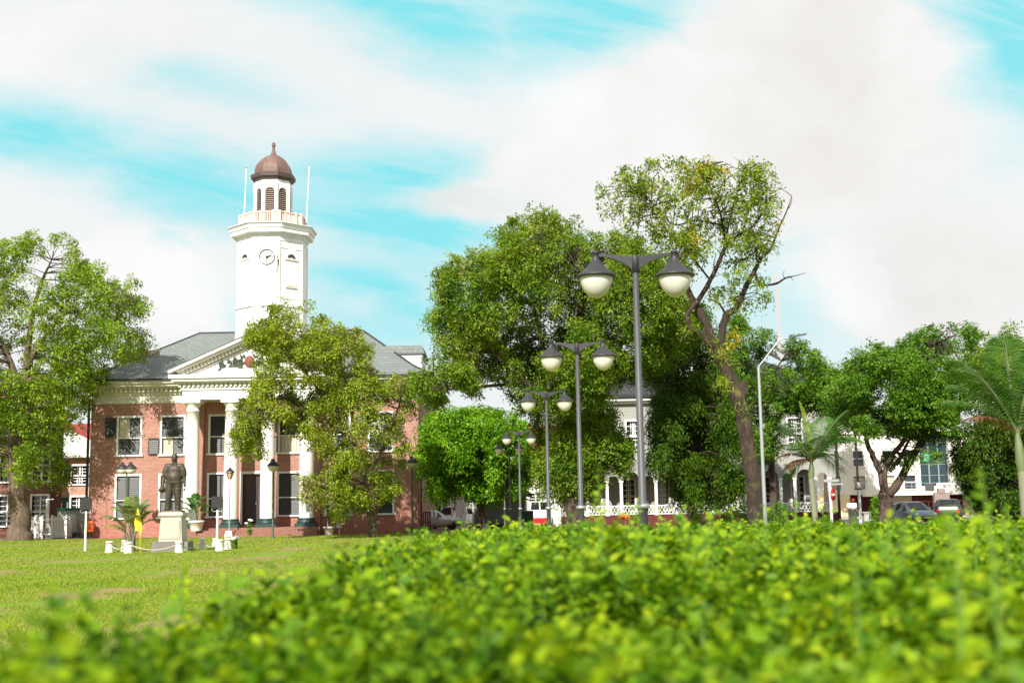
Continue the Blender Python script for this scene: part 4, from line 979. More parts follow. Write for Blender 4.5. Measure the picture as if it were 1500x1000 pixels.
# litter bins
def wheelie(name, label, p, w, h, mat):
    r = thing(name, label, 'bin', p)
    b = MB(); b.box(-w/2, w/2, -w/2, w/2, .08, h, top=1.18); b.build('body', mat, r, True)
    b = MB(); b.box(-w*.62, w*.62, -w*.66, w*.62, h, h+.06, top=.92); b.build('lid', mat, r, True)
    b = MB()
    for s in (-1, 1): b.tube([(s*w*.42, w*.4, .1), (s*w*.52, w*.4, .1)], .1, 10)
    b.build('wheel', M['tyre'], r, True); return r
pb = P(132.5, 771, 81.4)
r = thing('litter_bin', 'bright orange litter bin hung on a post beside the black downpipe', 'bin', (pb.x, 81.4, 0))
zb0, zb1 = P(132, 778, 81.4).z, P(132, 763, 81.4).z
b = MB(); b.box(-.22, .22, -.22, .1, zb0, zb1-.08, top=1.06).box(-.24, .24, -.25, .12, zb1-.08, zb1, top=.8).box(-.14, .14, -.255, -.2, zb1-.2, zb1-.12); b.build('bin_body', M['orange'], r, True)
b = MB(); b.tube([(0, .16, 0), (0, .16, zb1+.1)], .035, 8); b.build('post', M['black'], r, True)
wheelie('wheeled_bin', 'dark green wheeled bin beside the kiosk', (P(772.5, 750, 87).x, 87, 0), .72, 1.25, M['plinth'])
for px, lab in ((103, 'left one of two small dark crates by the cabin'), (111.5, 'right one of two small dark crates by the cabin')):
    p = P(px, 783, 84.3); b = MB(); b.box(p.x-.2, p.x+.2, 84.1, 84.5, 0, .34, top=.85).box(p.x-.23, p.x+.23, 84.07, 84.53, .34, .39)
    tag(b.build('crate', M['plinth']), lab, 'crate', 'dark crates by the cabin')
# white picket enclosure with cupboards inside
D = 83.0; x0, x1 = P(42, 770, D).x, P(97, 770, D).x; zf = P(60, 756, D).z
r = thing('picket_fence', 'white picket enclosure beside the grey site cabin', 'fence', ((x0+x1)/2, D, 0))
b = MB()
for i in range(26):
    if i in (10, 11, 12, 13, 14): continue
    xx = x0+(x1-x0)*i/25; b.box(xx-.03, xx+.03, D-.02, D+.02, .08, zf, top=.8)
for i in range(12): yy = D+.2+i*.16; b.box(x1-.01, x1+.03, yy-.03, yy+.03, .08, zf, top=.8)
b.build('pickets', M['white'], r)
b = MB(); b.box(x0, x1, D+.021, D+.06, .3, .37).box(x0, x1, D+.021, D+.06, zf-.25, zf-.18); b.build('rail', M['white'], r)
b = MB()
for t in (0, .2, .36, .62, 1): xx = x0+(x1-x0)*t; b.box(xx-.06, xx+.06, D-.05, D+.07, 0, zf+.08)
b.build('post', M['white'], r)
for (a, c, lab, mt) in ((.04, .34, 'cream louvred cupboard inside the white picket enclosure', 'cream'), (.38, .62, 'grey steel cupboard, left one inside the picket enclosure', 'concrete'), (.64, .9, 'grey steel cupboard, right one inside the picket enclosure', 'concrete')):
    xa, xb = x0+(x1-x0)*a, x0+(x1-x0)*c
    b = MB(); b.box(xa, xb, D+.3, D+.9, .05, zf-.1)
    for k in range(7): b.box(xa+.1, xb-.1, D+.27, D+.299, .25+k*.12, .31+k*.12)
    b.box(xb-.14, xb-.1, D+.26, D+.299, .75, .95); b.box((xa+xb)/2-.012, (xa+xb)/2+.012, D+.285, D+.2995, .1, zf-.15)
    tag(b.build('cupboard', M[mt]), lab, 'cupboard')
D = 81.2; p0 = P(67, 789, D); p1 = P(68.5, 731, D)
r = thing('standpipe', 'thin white T shaped pipe with a small meter box before the picket enclosure', 'pipe', (p0.x, D, 0))
b = MB(); b.tube([(p0.x, D, 0), (p1.x, D, p1.z)], .045, 8); b.bar((p1.x-.42, D, p1.z), (p1.x+.45, D, p1.z), .05); b.build('pipe', M['white'], r)
b = MB(); zz = P(66, 778, D).z; b.box(p0.x-.16, p0.x+.16, D-.1, D+.05, zz-.14, zz+.16).box(p0.x-.18, p0.x+.18, D-.12, D+.06, zz+.16, zz+.22); b.build('meter_box', M['concrete'], r)

# ------------------------------------------------------------------ solid figures grown from limbs and fused into one skin
def fuse(name, prims, mat, parent, voxel, smooth=4):
    """prims: chains of (x,y,z,r) and ellipsoids ((x,y,z),(rx,ry,rz)); one continuous surface"""
    b = MB()
    def ell(c, r):
        pr = [(math.cos(t), math.sin(t)) for t in [(-90+15*i)*math.pi/180 for i in range(13)]]
        q = MB(); q.lathe([(max(p[0], 0)*1.0, p[1]) for p in pr], n=20); q.move(Matrix.Translation(c) @ Matrix.Diagonal((*r, 1))); b.add(q.v, q.f)
    for p in prims:
        if isinstance(p[0], tuple) and len(p[0]) == 4:
            for i in range(len(p)-1):
                a, c = p[i], p[i+1]; n = max(2, int((Vector(a[:3])-Vector(c[:3])).length/(min(a[3], c[3])*.6)))
                for k in range(n+1):
                    t = k/n; r = a[3]+(c[3]-a[3])*t; ell(tuple(a[j]+(c[j]-a[j])*t for j in range(3)), (r, r, r))
        else: ell(*p)
    me = bpy.data.meshes.new(name); me.from_pydata(b.v, [], b.f); o = bpy.data.objects.new(name, me); COL.objects.link(o)
    m = o.modifiers.new('r', 'REMESH'); m.mode = 'VOXEL'; m.voxel_size = voxel; m.use_smooth_shade = True
    m2 = o.modifiers.new('s', 'SMOOTH'); m2.iterations = smooth; m2.factor = .5
    dg = bpy.context.evaluated_depsgraph_get(); dg.update(); me2 = bpy.data.meshes.new_from_object(o.evaluated_get(dg))
    bpy.data.objects.remove(o); bpy.data.meshes.remove(me); me2.name = name; me2.materials.clear(); me2.materials.append(mat)
    o = bpy.data.objects.new(name, me2); COL.objects.link(o); o.parent = parent; return o
def finger_set(hand, d, side, k=1.0):
    """five fingers from a hand at `hand`, pointing along d; side = +1/-1 thumb direction in x"""
    out = []; h = Vector(hand); d = Vector(d).normalized(); s = Vector((0, 1, 0)).cross(d).normalized(); f = Vector((0, -1, 0))
    for i, (o, l) in enumerate(((-.033, .072), (-.011, .085), (.011, .08), (.033, .062))):
        a = h+s*o*k+d*.045*k; m = a+d*l*.55*k+f*.012*k; e = m+d*l*.4*k+f*.03*k; out.append([(*a, .0125*k), (*m, .0105*k), (*e, .009*k)])
    a = h+s*.035*side*k-d*.02*k+f*.01*k; m = a+s*.028*side*k+d*.035*k+f*.02*k; e = m+d*.035*k+f*.012*k; out.append([(*a, .014*k), (*m, .0125*k), (*e, .010*k)])
    return out
def statue():
    p = P(247, 808, 49.2); D = 49.2; zc = P(247, 749, D).z
    r = thing('statue', 'dark bronze statue of a stout man holding a hat on a pale stone pedestal', 'statue', (p.x, D+.6, 0))
    h = zc-.10
    b = MB(); b.box(-.47, .47, -.42, .42, .40, h-.1, top=.86)
    b.box(-.40, .40, -.435, -.42, .5, h-.22, top=.9).box(-.36, .36, -.443, -.436, .56, h-.28, top=.9)
    pd = b.build('pedestal', M['stone'], r, True)
    b = MB(); b.box(-.45, .45, -.40, .40, h-.10, h-.05).box(-.49, .49, -.44, .44, h-.05, h+.08, top=.95); b.build('pedestal_cap', M['stone'], r, True)
    b = MB(); b.box(-.53, .53, -.52, .52, 0, .36).box(-.72, -.53, -.5, .5, 0, .40, top=.8).box(.53, .72, -.5, .5, 0, .40, top=.8); b.box(-.5, .5, -.5, .5, .36, .41); b.build('pedestal_base', M['stone_dark'], r, True)
    s = (P(247, 663, D).z-zc)/1.78; z0 = zc
    T = lambda x, y, z, q=None: (x*s, y*s, z0+z*s) if q is None else (x*s, y*s, z0+z*s, q*s)
    b = MB(); b.box(-.42*.8, .42*.8, -.36, .36, h+.08, z0+.03, top=.97); 
    pr = []
    # legs in wide trousers, feet turned out
    pr.append([T(-.10, 0, .90, .145), T(-.135, -.02, .68, .128), T(-.15, -.03, .46, .105), T(-.17, -.01, .24, .095), T(-.18, .0, .10, .092)])
    pr.append([T(.10, 0, .90, .145), T(.115, -.01, .68, .128), T(.12, -.02, .46, .105), T(.125, 0, .24, .095), T(.13, .01, .10, .092)])
    pr += [[T(-.185, .02, .055, .052), T(-.215, -.09, .05, .05), T(-.24, -.17, .04, .04)], [T(.13, .03, .055, .052), T(.145, -.09, .05, .05), T(.155, -.18, .04, .04)]]
    # torso with belly and open shirt hem
    pr += [(T(0, .0, .90), (.225*s, .16*s, .15*s)), (T(0, -.035, 1.05), (.245*s, .175*s, .22*s)), (T(0, -.01, 1.25), (.235*s, .15*s, .21*s)), (T(0, .01, 1.38), (.20*s, .115*s, .10*s)),
           (T(-.17, .01, 1.41), (.09*s, .09*s, .075*s)), (T(.17, .01, 1.41), (.09*s, .09*s, .075*s)), (T(0, -.01, .90), (.262*s, .175*s, .12*s))]
    pr.append([T(0, .015, 1.44, .085), T(0, .0, 1.55, .08)])
    # head
    pr += [(T(0, -.01, 1.675), (.10*s, .11*s, .118*s)), (T(0, -.035, 1.605), (.084*s, .085*s, .07*s)), (T(0, -.112, 1.655), (.017*s, .024*s, .03*s)), (T(0, -.10, 1.60), (.035*s, .016*s, .010*s)), (T(0, -.098, 1.572), (.03*s, .02*s, .016*s)),
           (T(-.035, -.098, 1.70), (.032*s, .016*s, .010*s)), (T(.035, -.098, 1.70), (.032*s, .016*s, .010*s)), (T(-.09, .0, 1.655), (.014*s, .025*s, .034*s)), (T(.09, .0, 1.655), (.014*s, .025*s, .034*s)),
           (T(-.034, -.092, 1.675), (.020*s, .013*s, .013*s)), (T(.034, -.092, 1.675), (.020*s, .013*s, .013*s))]
    # sleeves and arms
    pr += [[T(-.22, .01, 1.40, .085), T(-.285, .0, 1.25, .09), T(-.30, -.01, 1.13, .082)], [T(-.30, -.01, 1.15, .058), T(-.325, -.03, 1.0, .052), T(-.335, -.06, .85, .040), T(-.335, -.075, .80, .042)]]
    pr += [[T(.22, .01, 1.40, .085), T(.285, .01, 1.25, .09), T(.305, .01, 1.13, .082)], [T(.305, .01, 1.15, .058), T(.325, -.005, 1.0, .050), T(.335, -.03, .85, .040), T(.337, -.035, .78, .042)]]
    for hd, sd in ((T(-.335, -.078, .77), 1), (T(.337, -.04, .74), -1)): pr += finger_set(hd, (0, -.1, -1), sd, s)
    o = fuse('figure', pr, M['bronze'], r, .022*s, 2)
    # hat held against the right thigh
    pr = [(T(-.335, -.10, .70), (.10*s, .035*s, .085*s)), (T(-.335, -.11, .665), (.125*s, .02*s, .10*s)), (T(-.335, -.15, .69), (.07*s, .06*s, .065*s))]
    fuse('hat', pr, M['bronze'], r, .018*s, 2)
    b = MB(); b.box(-.38, .38, -.34, .34, h+.08, z0+.04, top=.96); b.build('bronze_base', M['bronze'], r, True)
    o = None
    # shirt hem, collar and button line, worked in relief
    b = MB()
    for sx in (-1, 1): b.bar(T(sx*.005, -.10, 1.47), T(sx*.07, -.085, 1.38), .03*s, .02*s)
    b.bar(T(0, -.20, 1.30-.30), T(0, -.165, 1.34), .02*s, .02*s); b.build('shirt_front', M['bronze'], r, True)
statue()
def person(px, D, label, cap, shirt, face):
    p = P(px, 745, D); r = thing('person', label, 'person', (p.x, D, 0), None); r.rotation_euler.z = face
    body = [[(-.09, 0, .92, .10), (-.10, 0, .5, .07), (-.10, .01, .1, .05)], [(.09, 0, .92, .10), (.11, -.06, .5, .07), (.12, .02, .1, .05)], [(-.10, .02, .05, .04), (-.11, -.14, .04, .035)], [(.12, .03, .05, .04), (.13, -.12, .04, .035)],
            ((0, 0, 1.0), (.17, .12, .14)), ((0, 0, 1.22), (.18, .115, .22)), ((0, 0, 1.40), (.19, .10, .07)), [(0, 0, 1.42, .055), (0, -.01, 1.53, .05)], ((0, -.01, 1.62), (.075, .09, .11)), ((0, -.1, 1.61), (.014, .02, .025)),
            ((-.075, 0, 1.62), (.012, .02, .03)), ((.075, 0, 1.62), (.012, .02, .03)), ((0, -.085, 1.565), (.03, .015, .01)),
            [(-.2, 0, 1.39, .055), (-.25, .02, 1.12, .045), (-.22, -.12, .92, .035), (-.22, -.14, .88, .04)], [(.2, 0, 1.39, .055), (.25, .02, 1.12, .045), (.24, -.08, .90, .035), (.24, -.09, .86, .04)]]
    body += finger_set((-.22, -.15, .85), (0, -.4, -1), 1) + finger_set((.24, -.10, .83), (0, -.3, -1), -1)
    fuse('body', body, M['skin'], r, .02, 1)
    fuse('shirt', [((0, 0, 1.2), (.205, .14, .24)), ((0, 0, 1.38), (.215, .115, .085)), [(-.2, 0, 1.39, .07), (-.25, .02, 1.15, .062)], [(.2, 0, 1.39, .07), (.25, .02, 1.15, .062)]], shirt, r, .02, 1)
    fuse('trousers', [[(-.09, 0, .95, .115), (-.10, 0, .5, .085), (-.10, .01, .09, .07)], [(.09, 0, .95, .115), (.11, -.06, .5, .085), (.12, .02, .09, .07)], ((0, 0, .96), (.19, .135, .12))], M['trousers'], r, .02, 1)
    fuse('cap' if cap else 'hair', [((0, .01, 1.67), (.085, .10, .085))]+([((0, -.13, 1.66), (.07, .08, .015))] if cap else []), M['red'] if cap else M['hair'], r, .014, 1)
person(1250.5, 88, 'person in a white shirt and red cap standing across the street', True, M['shirt'], .4)
person(1246, 89.5, 'bareheaded person in a white shirt standing beside the red capped person', False, M['shirt'], -.7)

# ------------------------------------------------------------------ bollards and chains
def bollard():
    r = thing('bollard', None, 'bollard', (0, 0, 0), 'white stone bollards around the statue')
    b = MB(); b.lathe([(.165, 0), (.16, .04), (.105, .40)], n=16); b.build('shaft', M['bollard'], r, True)
    b = MB(); b.lathe([(.105, .40), (.14, .405), (.145, .46), (.11, .485), (0, .49)], n=16); b.build('cap', M['bollard'], r, True); return r
BL = [(160, 809, 'white bollard at the far left of the chained row'), (183, 807.5, 'white bollard second from left, set back by the palm'), (188, 810, 'white bollard in front of the small palm'),
      (262, 809.5, 'white bollard at the right front corner of the pedestal'), (296.5, 804.5, 'white bollard first to the right of the pedestal'), (315.5, 801, 'low white bollard hidden behind the floodlight post'),
      (321.5, 806.5, 'white bollard with the floodlight post just behind it'), (333.5, 804.5, 'white bollard at the far right end of the chained row')]
pb = bollard(); BP = []
for i, (px, py, lab) in enumerate(BL):
    a, c = ray(px, py); D = -CAM_H/c; o = pb if i == 0 else copy_tree(pb); o.location = (a*D, D, 0); o['label'] = lab; BP.append(Vector((a*D, D, .36)))
    o.scale.z = (P(px, py-17.0, D).z)/.49 if i != 5 else .8; o.scale.x = o.scale.y = 1.05
for i, (a, c, lab) in enumerate(((0, 1, 'sagging chain between the two left bollards'), (0, 2, 'sagging chain before the small palm'), (2, 3, 'long chain from the palm to the pedestal'), (3, 4, 'long chain from the pedestal to the right bollards'), (4, 6, 'chain sagging between the right bollards'), (6, 7, 'short chain at the right end of the row'))):
    p, q = BP[a], BP[c]; L = (p-q).length; n = 14
    b = MB(); b.tube([p.lerp(q, k/n)-Vector((0, 0, min(.24, .12*L)*4*(k/n)*(1-k/n))) for k in range(n+1)], .022, 6); tag(b.build('chain', M['chain']), lab, 'chain', 'chains between the bollards')

# ------------------------------------------------------------------ vehicles
def wheel(r, x, y, rad, w=.2):
    b = MB(); b.lathe([(rad*.62, -w/2), (rad*.95, -w/2), (rad, -w*.35), (rad, w*.35), (rad*.95, w/2), (rad*.62, w/2)], n=24); b.move(Matrix.Translation((x, y, rad)) @ Matrix.Rotation(R(90), 4, 'X')); t = b.build('wheel', M['tyre'], r, True)
    b = MB(); s = -1 if y < 0 else 1
    q = MB(); q.lathe([(0, .0), (.07, .01), (.09, -.02), (rad*.5, -.03), (rad*.62, .01), (rad*.64, -.02)], n=20)
    for k in range(5): a = R(72*k); q.bar((.05*math.cos(a), .05*math.sin(a), .0), (rad*.6*math.cos(a), rad*.6*math.sin(a), .0), .06, .03)
    q.move(Matrix.Translation((x, y+s*w*.42, rad)) @ Matrix.Rotation(R(-90*s), 4, 'X')); q.build('rim', M['rim'], t, True)
def car(loc, rot, label, paint, L=4.1, W=1.72, H=1.48, suv=False, glass='pane'):
    r = thing('car', label, 'car', loc); r.rotation_euler.z = rot      # the car faces +X
    h = L/2; w = W/2; belt = .62*H; hood = .58*H
    if suv: st = [(-h, .42, .60, .62, .74, .74), (-h+.05, .26, belt, belt+.02, .93, .85), (-h+.30, .22, belt, H-.06, 1, .78), (-h*.35, .2, belt, H, 1, .80), (.0, .2, belt, H, 1, .80), (h*.18, .2, belt, H-.03, 1, .79), (h*.50, .2, hood+.03, hood+.06, 1, .84), (h-.28, .22, hood-.06, hood-.01, .97, .80), (h-.05, .26, hood-.22, hood-.18, .88, .74), (h, .42, hood-.32, hood-.3, .78, .66)]
    else: st = [(-h, .42, .60, .62, .74, .74), (-h+.06, .26, belt, belt+.02, .93, .83), (-h+.42, .22, belt, H-.12, 1, .74), (-h*.45, .2, belt, H-.01, 1, .76), (-.05, .2, belt, H, 1, .76), (h*.12, .2, belt-.02, H-.05, 1, .75), (h*.56, .2, hood+.02, hood+.05, 1, .84), (h-.30, .22, hood-.08, hood-.02, .96, .78), (h-.06, .26, hood-.24, hood-.19, .86, .72), (h, .42, hood-.32, hood-.3, .76, .64)]
    b = MB(); v = []
    for x, zb, zl, zt, k, kr in st:
        ww = w*k; v += [(x, -ww*.88, zb), (x, -ww, zb+.16), (x, -ww*1.0, (zb+zl)/2+.05), (x, -ww*.96, zl), (x, -w*kr, max(zt-.05, zl)), (x, -w*kr*.72, zt), (x, w*kr*.72, zt), (x, w*kr, max(zt-.05, zl)), (x, ww*.96, zl), (x, ww, (zb+zl)/2+.05), (x, ww, zb+.16), (x, ww*.88, zb)]
    n = 12; f = []
    for i in range(len(st)-1):
        for k in range(n): f.append((i*n+k, i*n+(k+1) % n, (i+1)*n+(k+1) % n, (i+1)*n+k))
    b.add(v, f, True); b.add(v[:n], [tuple(range(n))[::-1]]); b.add(v[-n:], [tuple(range(n))])
    body = b.build('body', paint, r, True)
    # windows on the cabin faces
    def side(i0, i1, s, name='side_window', m0=.08, m1=.08):
        a, c = st[i0], st[i1]; q = MB(); P_ = []
        for stn, m in ((a, m0), (c, -m1)):
            x = stn[0]+m
            for t in (.10, .86): P_.append(Vector((x, s*(w*stn[4]*.96*(1-t)+w*stn[5]*t+.012), stn[2]*(1-t)+(stn[3]-.05)*t)))
        q.add([P_[0], P_[2], P_[3], P_[1]], [(0, 1, 2, 3), (3, 2, 1, 0)]); q.build(name, M[glass], r, True)
    for s in (-1, 1):
        side(3, 4, s); side(4, 5, s); side(2, 3, s, m0=.12)
        a, c = st[5], st[6]; q = MB(); y0 = s*(w*.96+.008); 
        q.add([(a[0]+.0, s*(w*.965+.01), a[2]+.04), (a[0]+(c[0]-a[0])*.45, s*(w*.965+.01), a[2]+.05), (a[0]+.08, s*(w*a[5]+.03), a[3]-.12)], [(0, 1, 2), (2, 1, 0)]); q.build('quarter_window', M[glass], r, True)
    def slope(i0, i1, t0, t1, name, kk=.9):
        a, c = st[i0], st[i1]; q = MB(); v = []
        for t in (t0, t1):
            x = a[0]+(c[0]-a[0])*t; z = a[3]+(c[3]-a[3])*t+.014; ww = w*(a[5]+(c[5]-a[5])*t)*kk
            for u in (-1, -.72, .72, 1): v.append((x, ww*u, z-(.05 if abs(u) == 1 else 0)))
        q.add(v, [(0, 1, 5, 4), (1, 2, 6, 5), (2, 3, 7, 6)]); q.add(v, [(4, 5, 1, 0), (5, 6, 2, 1), (6, 7, 3, 2)]); q.build(name, M[glass], r, True)
    slope(5, 6, .06, .94, 'windscreen', .95); slope(1, 2, .35, .93, 'rear_window', .92)
    for s in (-1, 1):
        wheel(r, h*.62, s*(w-.11), .31); wheel(r, -h*.60, s*(w-.11), .31)
        q = MB(); q.lathe([(0, .05), (.06, .045), (.115, .0), (.10, -.03), (0, -.03)], n=14); q.move(Matrix.Translation((h-.13, s*w*.66, hood-.20)) @ Matrix.Rotation(R(80), 4, 'Y') @ Matrix.Diagonal((.75, 1.35, 1, 1))); q.build('headlight', M['lens'], r, True)
        q = MB(); q.box(-h-.01, -h+.14, s*w*.72-.1, s*w*.72+.1, belt-.32, belt-.06); q.build('tail_light', M['red'], r, True)
        q = MB(); q.box(h*.14, h*.14+.14, s*(w+.02)-.02, s*(w+.18)+.02, belt+.02, belt+.17, top=.8) if s > 0 else q.box(h*.14, h*.14+.14, -(w+.18)-.02, -(w+.02)+.02, belt+.02, belt+.17, top=.8); q.build('wing_mirror', paint, r, True)
    q = MB(); q.box(h-.03, h+.02, -w*.36, w*.36, hood-.36, hood-.28).box(h-.02, h+.03, -w*.55, w*.55, .28, .40); q.build('grille', M['black'], r, True)
    q = MB(); q.box(h+.02, h+.04, -.26, .26, .42, .53); q.build('number_plate', M['plate'], r, True)
    return r
pc = P(1338, 768, 80)
car((pc.x, 80, 0), R(-83), 'grey blue hatchback parked at the right behind the hedge', M['car_grey'])
pc = P(1394, 765, 83); car((pc.x, 83.5, 0), R(70), 'black estate car seen from behind, right of the grey hatchback', M['car_black'], 4.3, 1.76, 1.6, True)
pc = P(634, 770, 93.5); car((pc.x, 93.5, 0), R(4), 'silver car parked side on past the courthouse corner', M['car_silver'], 4.5, 1.75, 1.5)
pc = P(664, 770, 99); car((pc.x, 99, 0), R(-125), 'white pickup style car parked behind the silver car', M['car_white'], 4.4, 1.78, 1.7, True)
pc = P(788, 765, 99)
r = thing('delivery_van', 'white and red van facing the lawn between the kiosk and the dark tree', 'van', (pc.x, 99, 0)); r.rotation_euler.z = R(-86)
b = MB(); st = [(-2.3, .35, 2.0), (1.5, .35, 2.0), (2.0, .35, 1.25), (2.25, .35, 1.0)]
v = []
for x, z0, z1 in st: v += [(x, -.85, z0), (x, -.88, z0+.5), (x, -.72, z1), (x, .72, z1), (x, .88, z0+.5), (x, .85, z0)]
b.add(v, [(i*6+k, i*6+(k+1) % 6, i*6+6+(k+1) % 6, i*6+6+k) for i in range(3) for k in range(6)]+[(5, 4, 3, 2, 1, 0), (18, 19, 20, 21, 22, 23)]); b.build('body', M['car_white'], r, True)
b = MB(); b.box(2.25, 2.29, -.8, .8, .36, .72).box(2.2, 2.36, -.88, .88, .28, .36); b.build('bumper', M['red'], r, True)
b = MB(); dx = Vector((1.5, 0, 2.0)); 
b.add([(1.56, -.62, 1.93), (1.56, -.05, 1.93), (1.95, -.05, 1.35), (1.95, -.72, 1.35)], [(0, 1, 2, 3), (3, 2, 1, 0)]); b.add([(1.56, .05, 1.93), (1.56, .62, 1.93), (1.95, .72, 1.35), (1.95, .05, 1.35)], [(0, 1, 2, 3), (3, 2, 1, 0)])
b.move(Matrix.Translation((.03, 0, .02))); b.build('windscreen', M['pane'], r, True)
for s in (-1, 1):
    wheel(r, 1.45, s*.76, .3); wheel(r, -1.5, s*.76, .3)
    b = MB(); b.box(2.25, 2.3, s*.62-.12, s*.62+.12, .8, .95); b.build('headlight', M['lens'], r, True)
# pale columns of the building behind the dark tree
for i, px in enumerate((793, 801.5, 808, 829, 815)):
    p = P(px, 722, 101); b = MB(); b.lathe([(.14, 0), (.12, .1), (.11, p.z+.2), (.16, p.z+.3)], (p.x, 101, 0), 12)
    tag(b.build('timber_post', M['white']), 'white timber post in the shade beyond the van and the dark tree', 'post', 'white posts beyond the dark tree')

# ------------------------------------------------------------------ trees
def poly_dist(pts, poly):
    """distance to the outline and an inside flag, for points (n,2)"""
    n = len(poly); inside = np.zeros(len(pts), bool); dmin = np.full(len(pts), 1e9)
    for i in range(n):
        a, b = poly[i], poly[(i+1) % n]; ab = b-a
        t = np.clip(((pts-a)@ab)/max(ab@ab, 1e-9), 0, 1); d = np.linalg.norm(pts-(a+t[:, None]*ab), axis=1); dmin = np.minimum(dmin, d)
        c = ((a[1] > pts[:, 1]) != (b[1] > pts[:, 1])); xi = (b[0]-a[0])*(pts[:, 1]-a[1])/((b[1]-a[1]) if abs(b[1]-a[1]) > 1e-9 else 1e-9)+a[0]
        inside ^= c & (pts[:, 0] < xi)
    return dmin, inside
def clusters(poly, D, thick, n, rng, inset=0.0, back=1.0, holes=(), gap=0.0, gscale=3.0):
    """clump centres filling a crown whose outline is poly; the crown bulges towards and away from the viewer by thick metres"""
    poly = np.array(poly, float); lo, hi = poly.min(0), poly.max(0); out = []; seed = int(rng.integers(1e9)); tot = 0
    while tot < n:
        q = rng.uniform(lo, hi, (n*2, 2)); d, ins = poly_dist(q, poly); dm = np.percentile(d[ins], 95) if ins.any() else 1
        k = ins & (d > np.minimum(inset*rng.uniform(-.25, 1.35, len(q)), .45*dm))
        for h in holes: k &= ~poly_dist(q, np.array(h, float))[1]
        q = q[k]; d = d[k]; th = thick*np.sqrt(1-(1-np.clip(d/dm, 0, 1))**2)
        s = rng.uniform(-1, 1, len(q)); s = np.sign(s)*np.abs(s)**.5; s = np.where(s > 0, s*back, s)
        c = np.array([P(q[i, 0], q[i, 1], D)+Vector((0, th[i]*s[i], 0)) for i in range(len(q))]).reshape(-1, 3)
        if gap > 0 and len(c): c = c[.75*lumps(c, gscale*2.1, np.random.default_rng(seed+1))+.6*lumps(c, gscale, np.random.default_rng(seed)) > gap-1.0+rng.normal(0, .22, len(c))]
        out.append(c); tot += len(c)
    return np.concatenate(out)[:n]
def foliage(C, per, R_, flat, leaf, rng, droop=0.0, asp=.5, up=.55, size_j=.45):
    """leaf sprays round the clump centres: each clump is a tilted, flattened tuft of small leaves"""
    n = len(C); k = per; m = n*k
    ax = nrm(rng.normal(0, 1, (n, 3))*np.array([1, 1, .45])+np.array([0, -.15, up]))         # tuft axis
    Rr = R_*rng.uniform(.6, 1.35, n)
    U = nrm(rng.normal(0, 1, (m, 3)))*(rng.uniform(0, 1, (m, 1))**.42)
    axr = np.repeat(ax, k, 0); U = U-axr*np.sum(U*axr, 1, keepdims=True)*(1-flat)
    pos = np.repeat(C, k, 0)+U*np.repeat(Rr, k)[:, None]
    rad = np.linalg.norm(U, axis=1); pos[:, 2] -= droop*np.repeat(Rr, k)*rad**2
    N = nrm(axr*.9+U*.5+rng.normal(0, .55, (m, 3))+np.array([0, 0, .25]))
    T = U+rng.normal(0, .45, (m, 3)); T[:, 2] -= .25+droop*.8
    L = leaf*rng.uniform(1-size_j, 1+size_j, m)
    return leaf_quads(pos, N, T, L, L*asp*rng.uniform(.8, 1.2, m))
def merge(parts):
    V = []; F = []; o = 0
    for v, f in parts: V.append(v); F.append(f+o); o += len(v)
    return np.concatenate(V), np.concatenate(F)
def limb(b, pts, D, widths, n=9, j=0.0, rng=None, dz=None):
    """limb through picture landmarks at depth D (+dz per point), widths in metres, smoothed and slightly knotted"""
    P_ = [P(x, y, D)+Vector((0, (dz[i] if dz else 0), 0)) for i, (x, y) in enumerate(pts)]
    out, rad = [], []
    for i in range(len(P_)-1):
        p0 = P_[max(i-1, 0)]; p1, p2 = P_[i], P_[i+1]; p3 = P_[min(i+2, len(P_)-1)]; m = 5
        for k in range(m + (i == len(P_)-2)):
            t = k/m; q = .5*((2*p1)+(p2-p0)*t+(2*p0-5*p1+4*p2-p3)*t*t+(3*p1-p0-3*p2+p3)*t**3)
            w = widths[i]+(widths[i+1]-widths[i])*t
            if rng is not None and j: q = q+Vector((rng.normal(0, j*w), rng.normal(0, j*w), 0)); w *= rng.uniform(.92, 1.08)
            out.append(q); rad.append(w/2)
    b.tube(out, rad, n); return out
def twigs(b, sk, C, rng, frac, r0, n=4, lim=1e9):
    S = np.array([tuple(p) for p in sk]); idx = rng.permutation(len(C))[:int(len(C)*frac)]
    for i in idx:
        d = np.linalg.norm((S-C[i])*np.array([1, 1, 1.15]), axis=1)+np.where(S[:, 2] > C[i][2]+.3, 1.5, 0); j = int(np.argmin(d)); a = Vector(S[j]); c = Vector(C[i]); L = (c-a).length
        if L > lim or L < .05: continue
        m = a.lerp(c, .5)+Vector((rng.normal(0, .06*L), rng.normal(0, .06*L), .10*L))
        q1 = a.lerp(m, .55)+Vector((rng.normal(0, .02*L), 0, .01*L))
        b.tube([a, q1, m, m.lerp(c, .55), c], [r0*(.6+.08*L), r0*(.45+.06*L), r0*(.35+.04*L), r0*.3, r0*.12], n, caps=False)
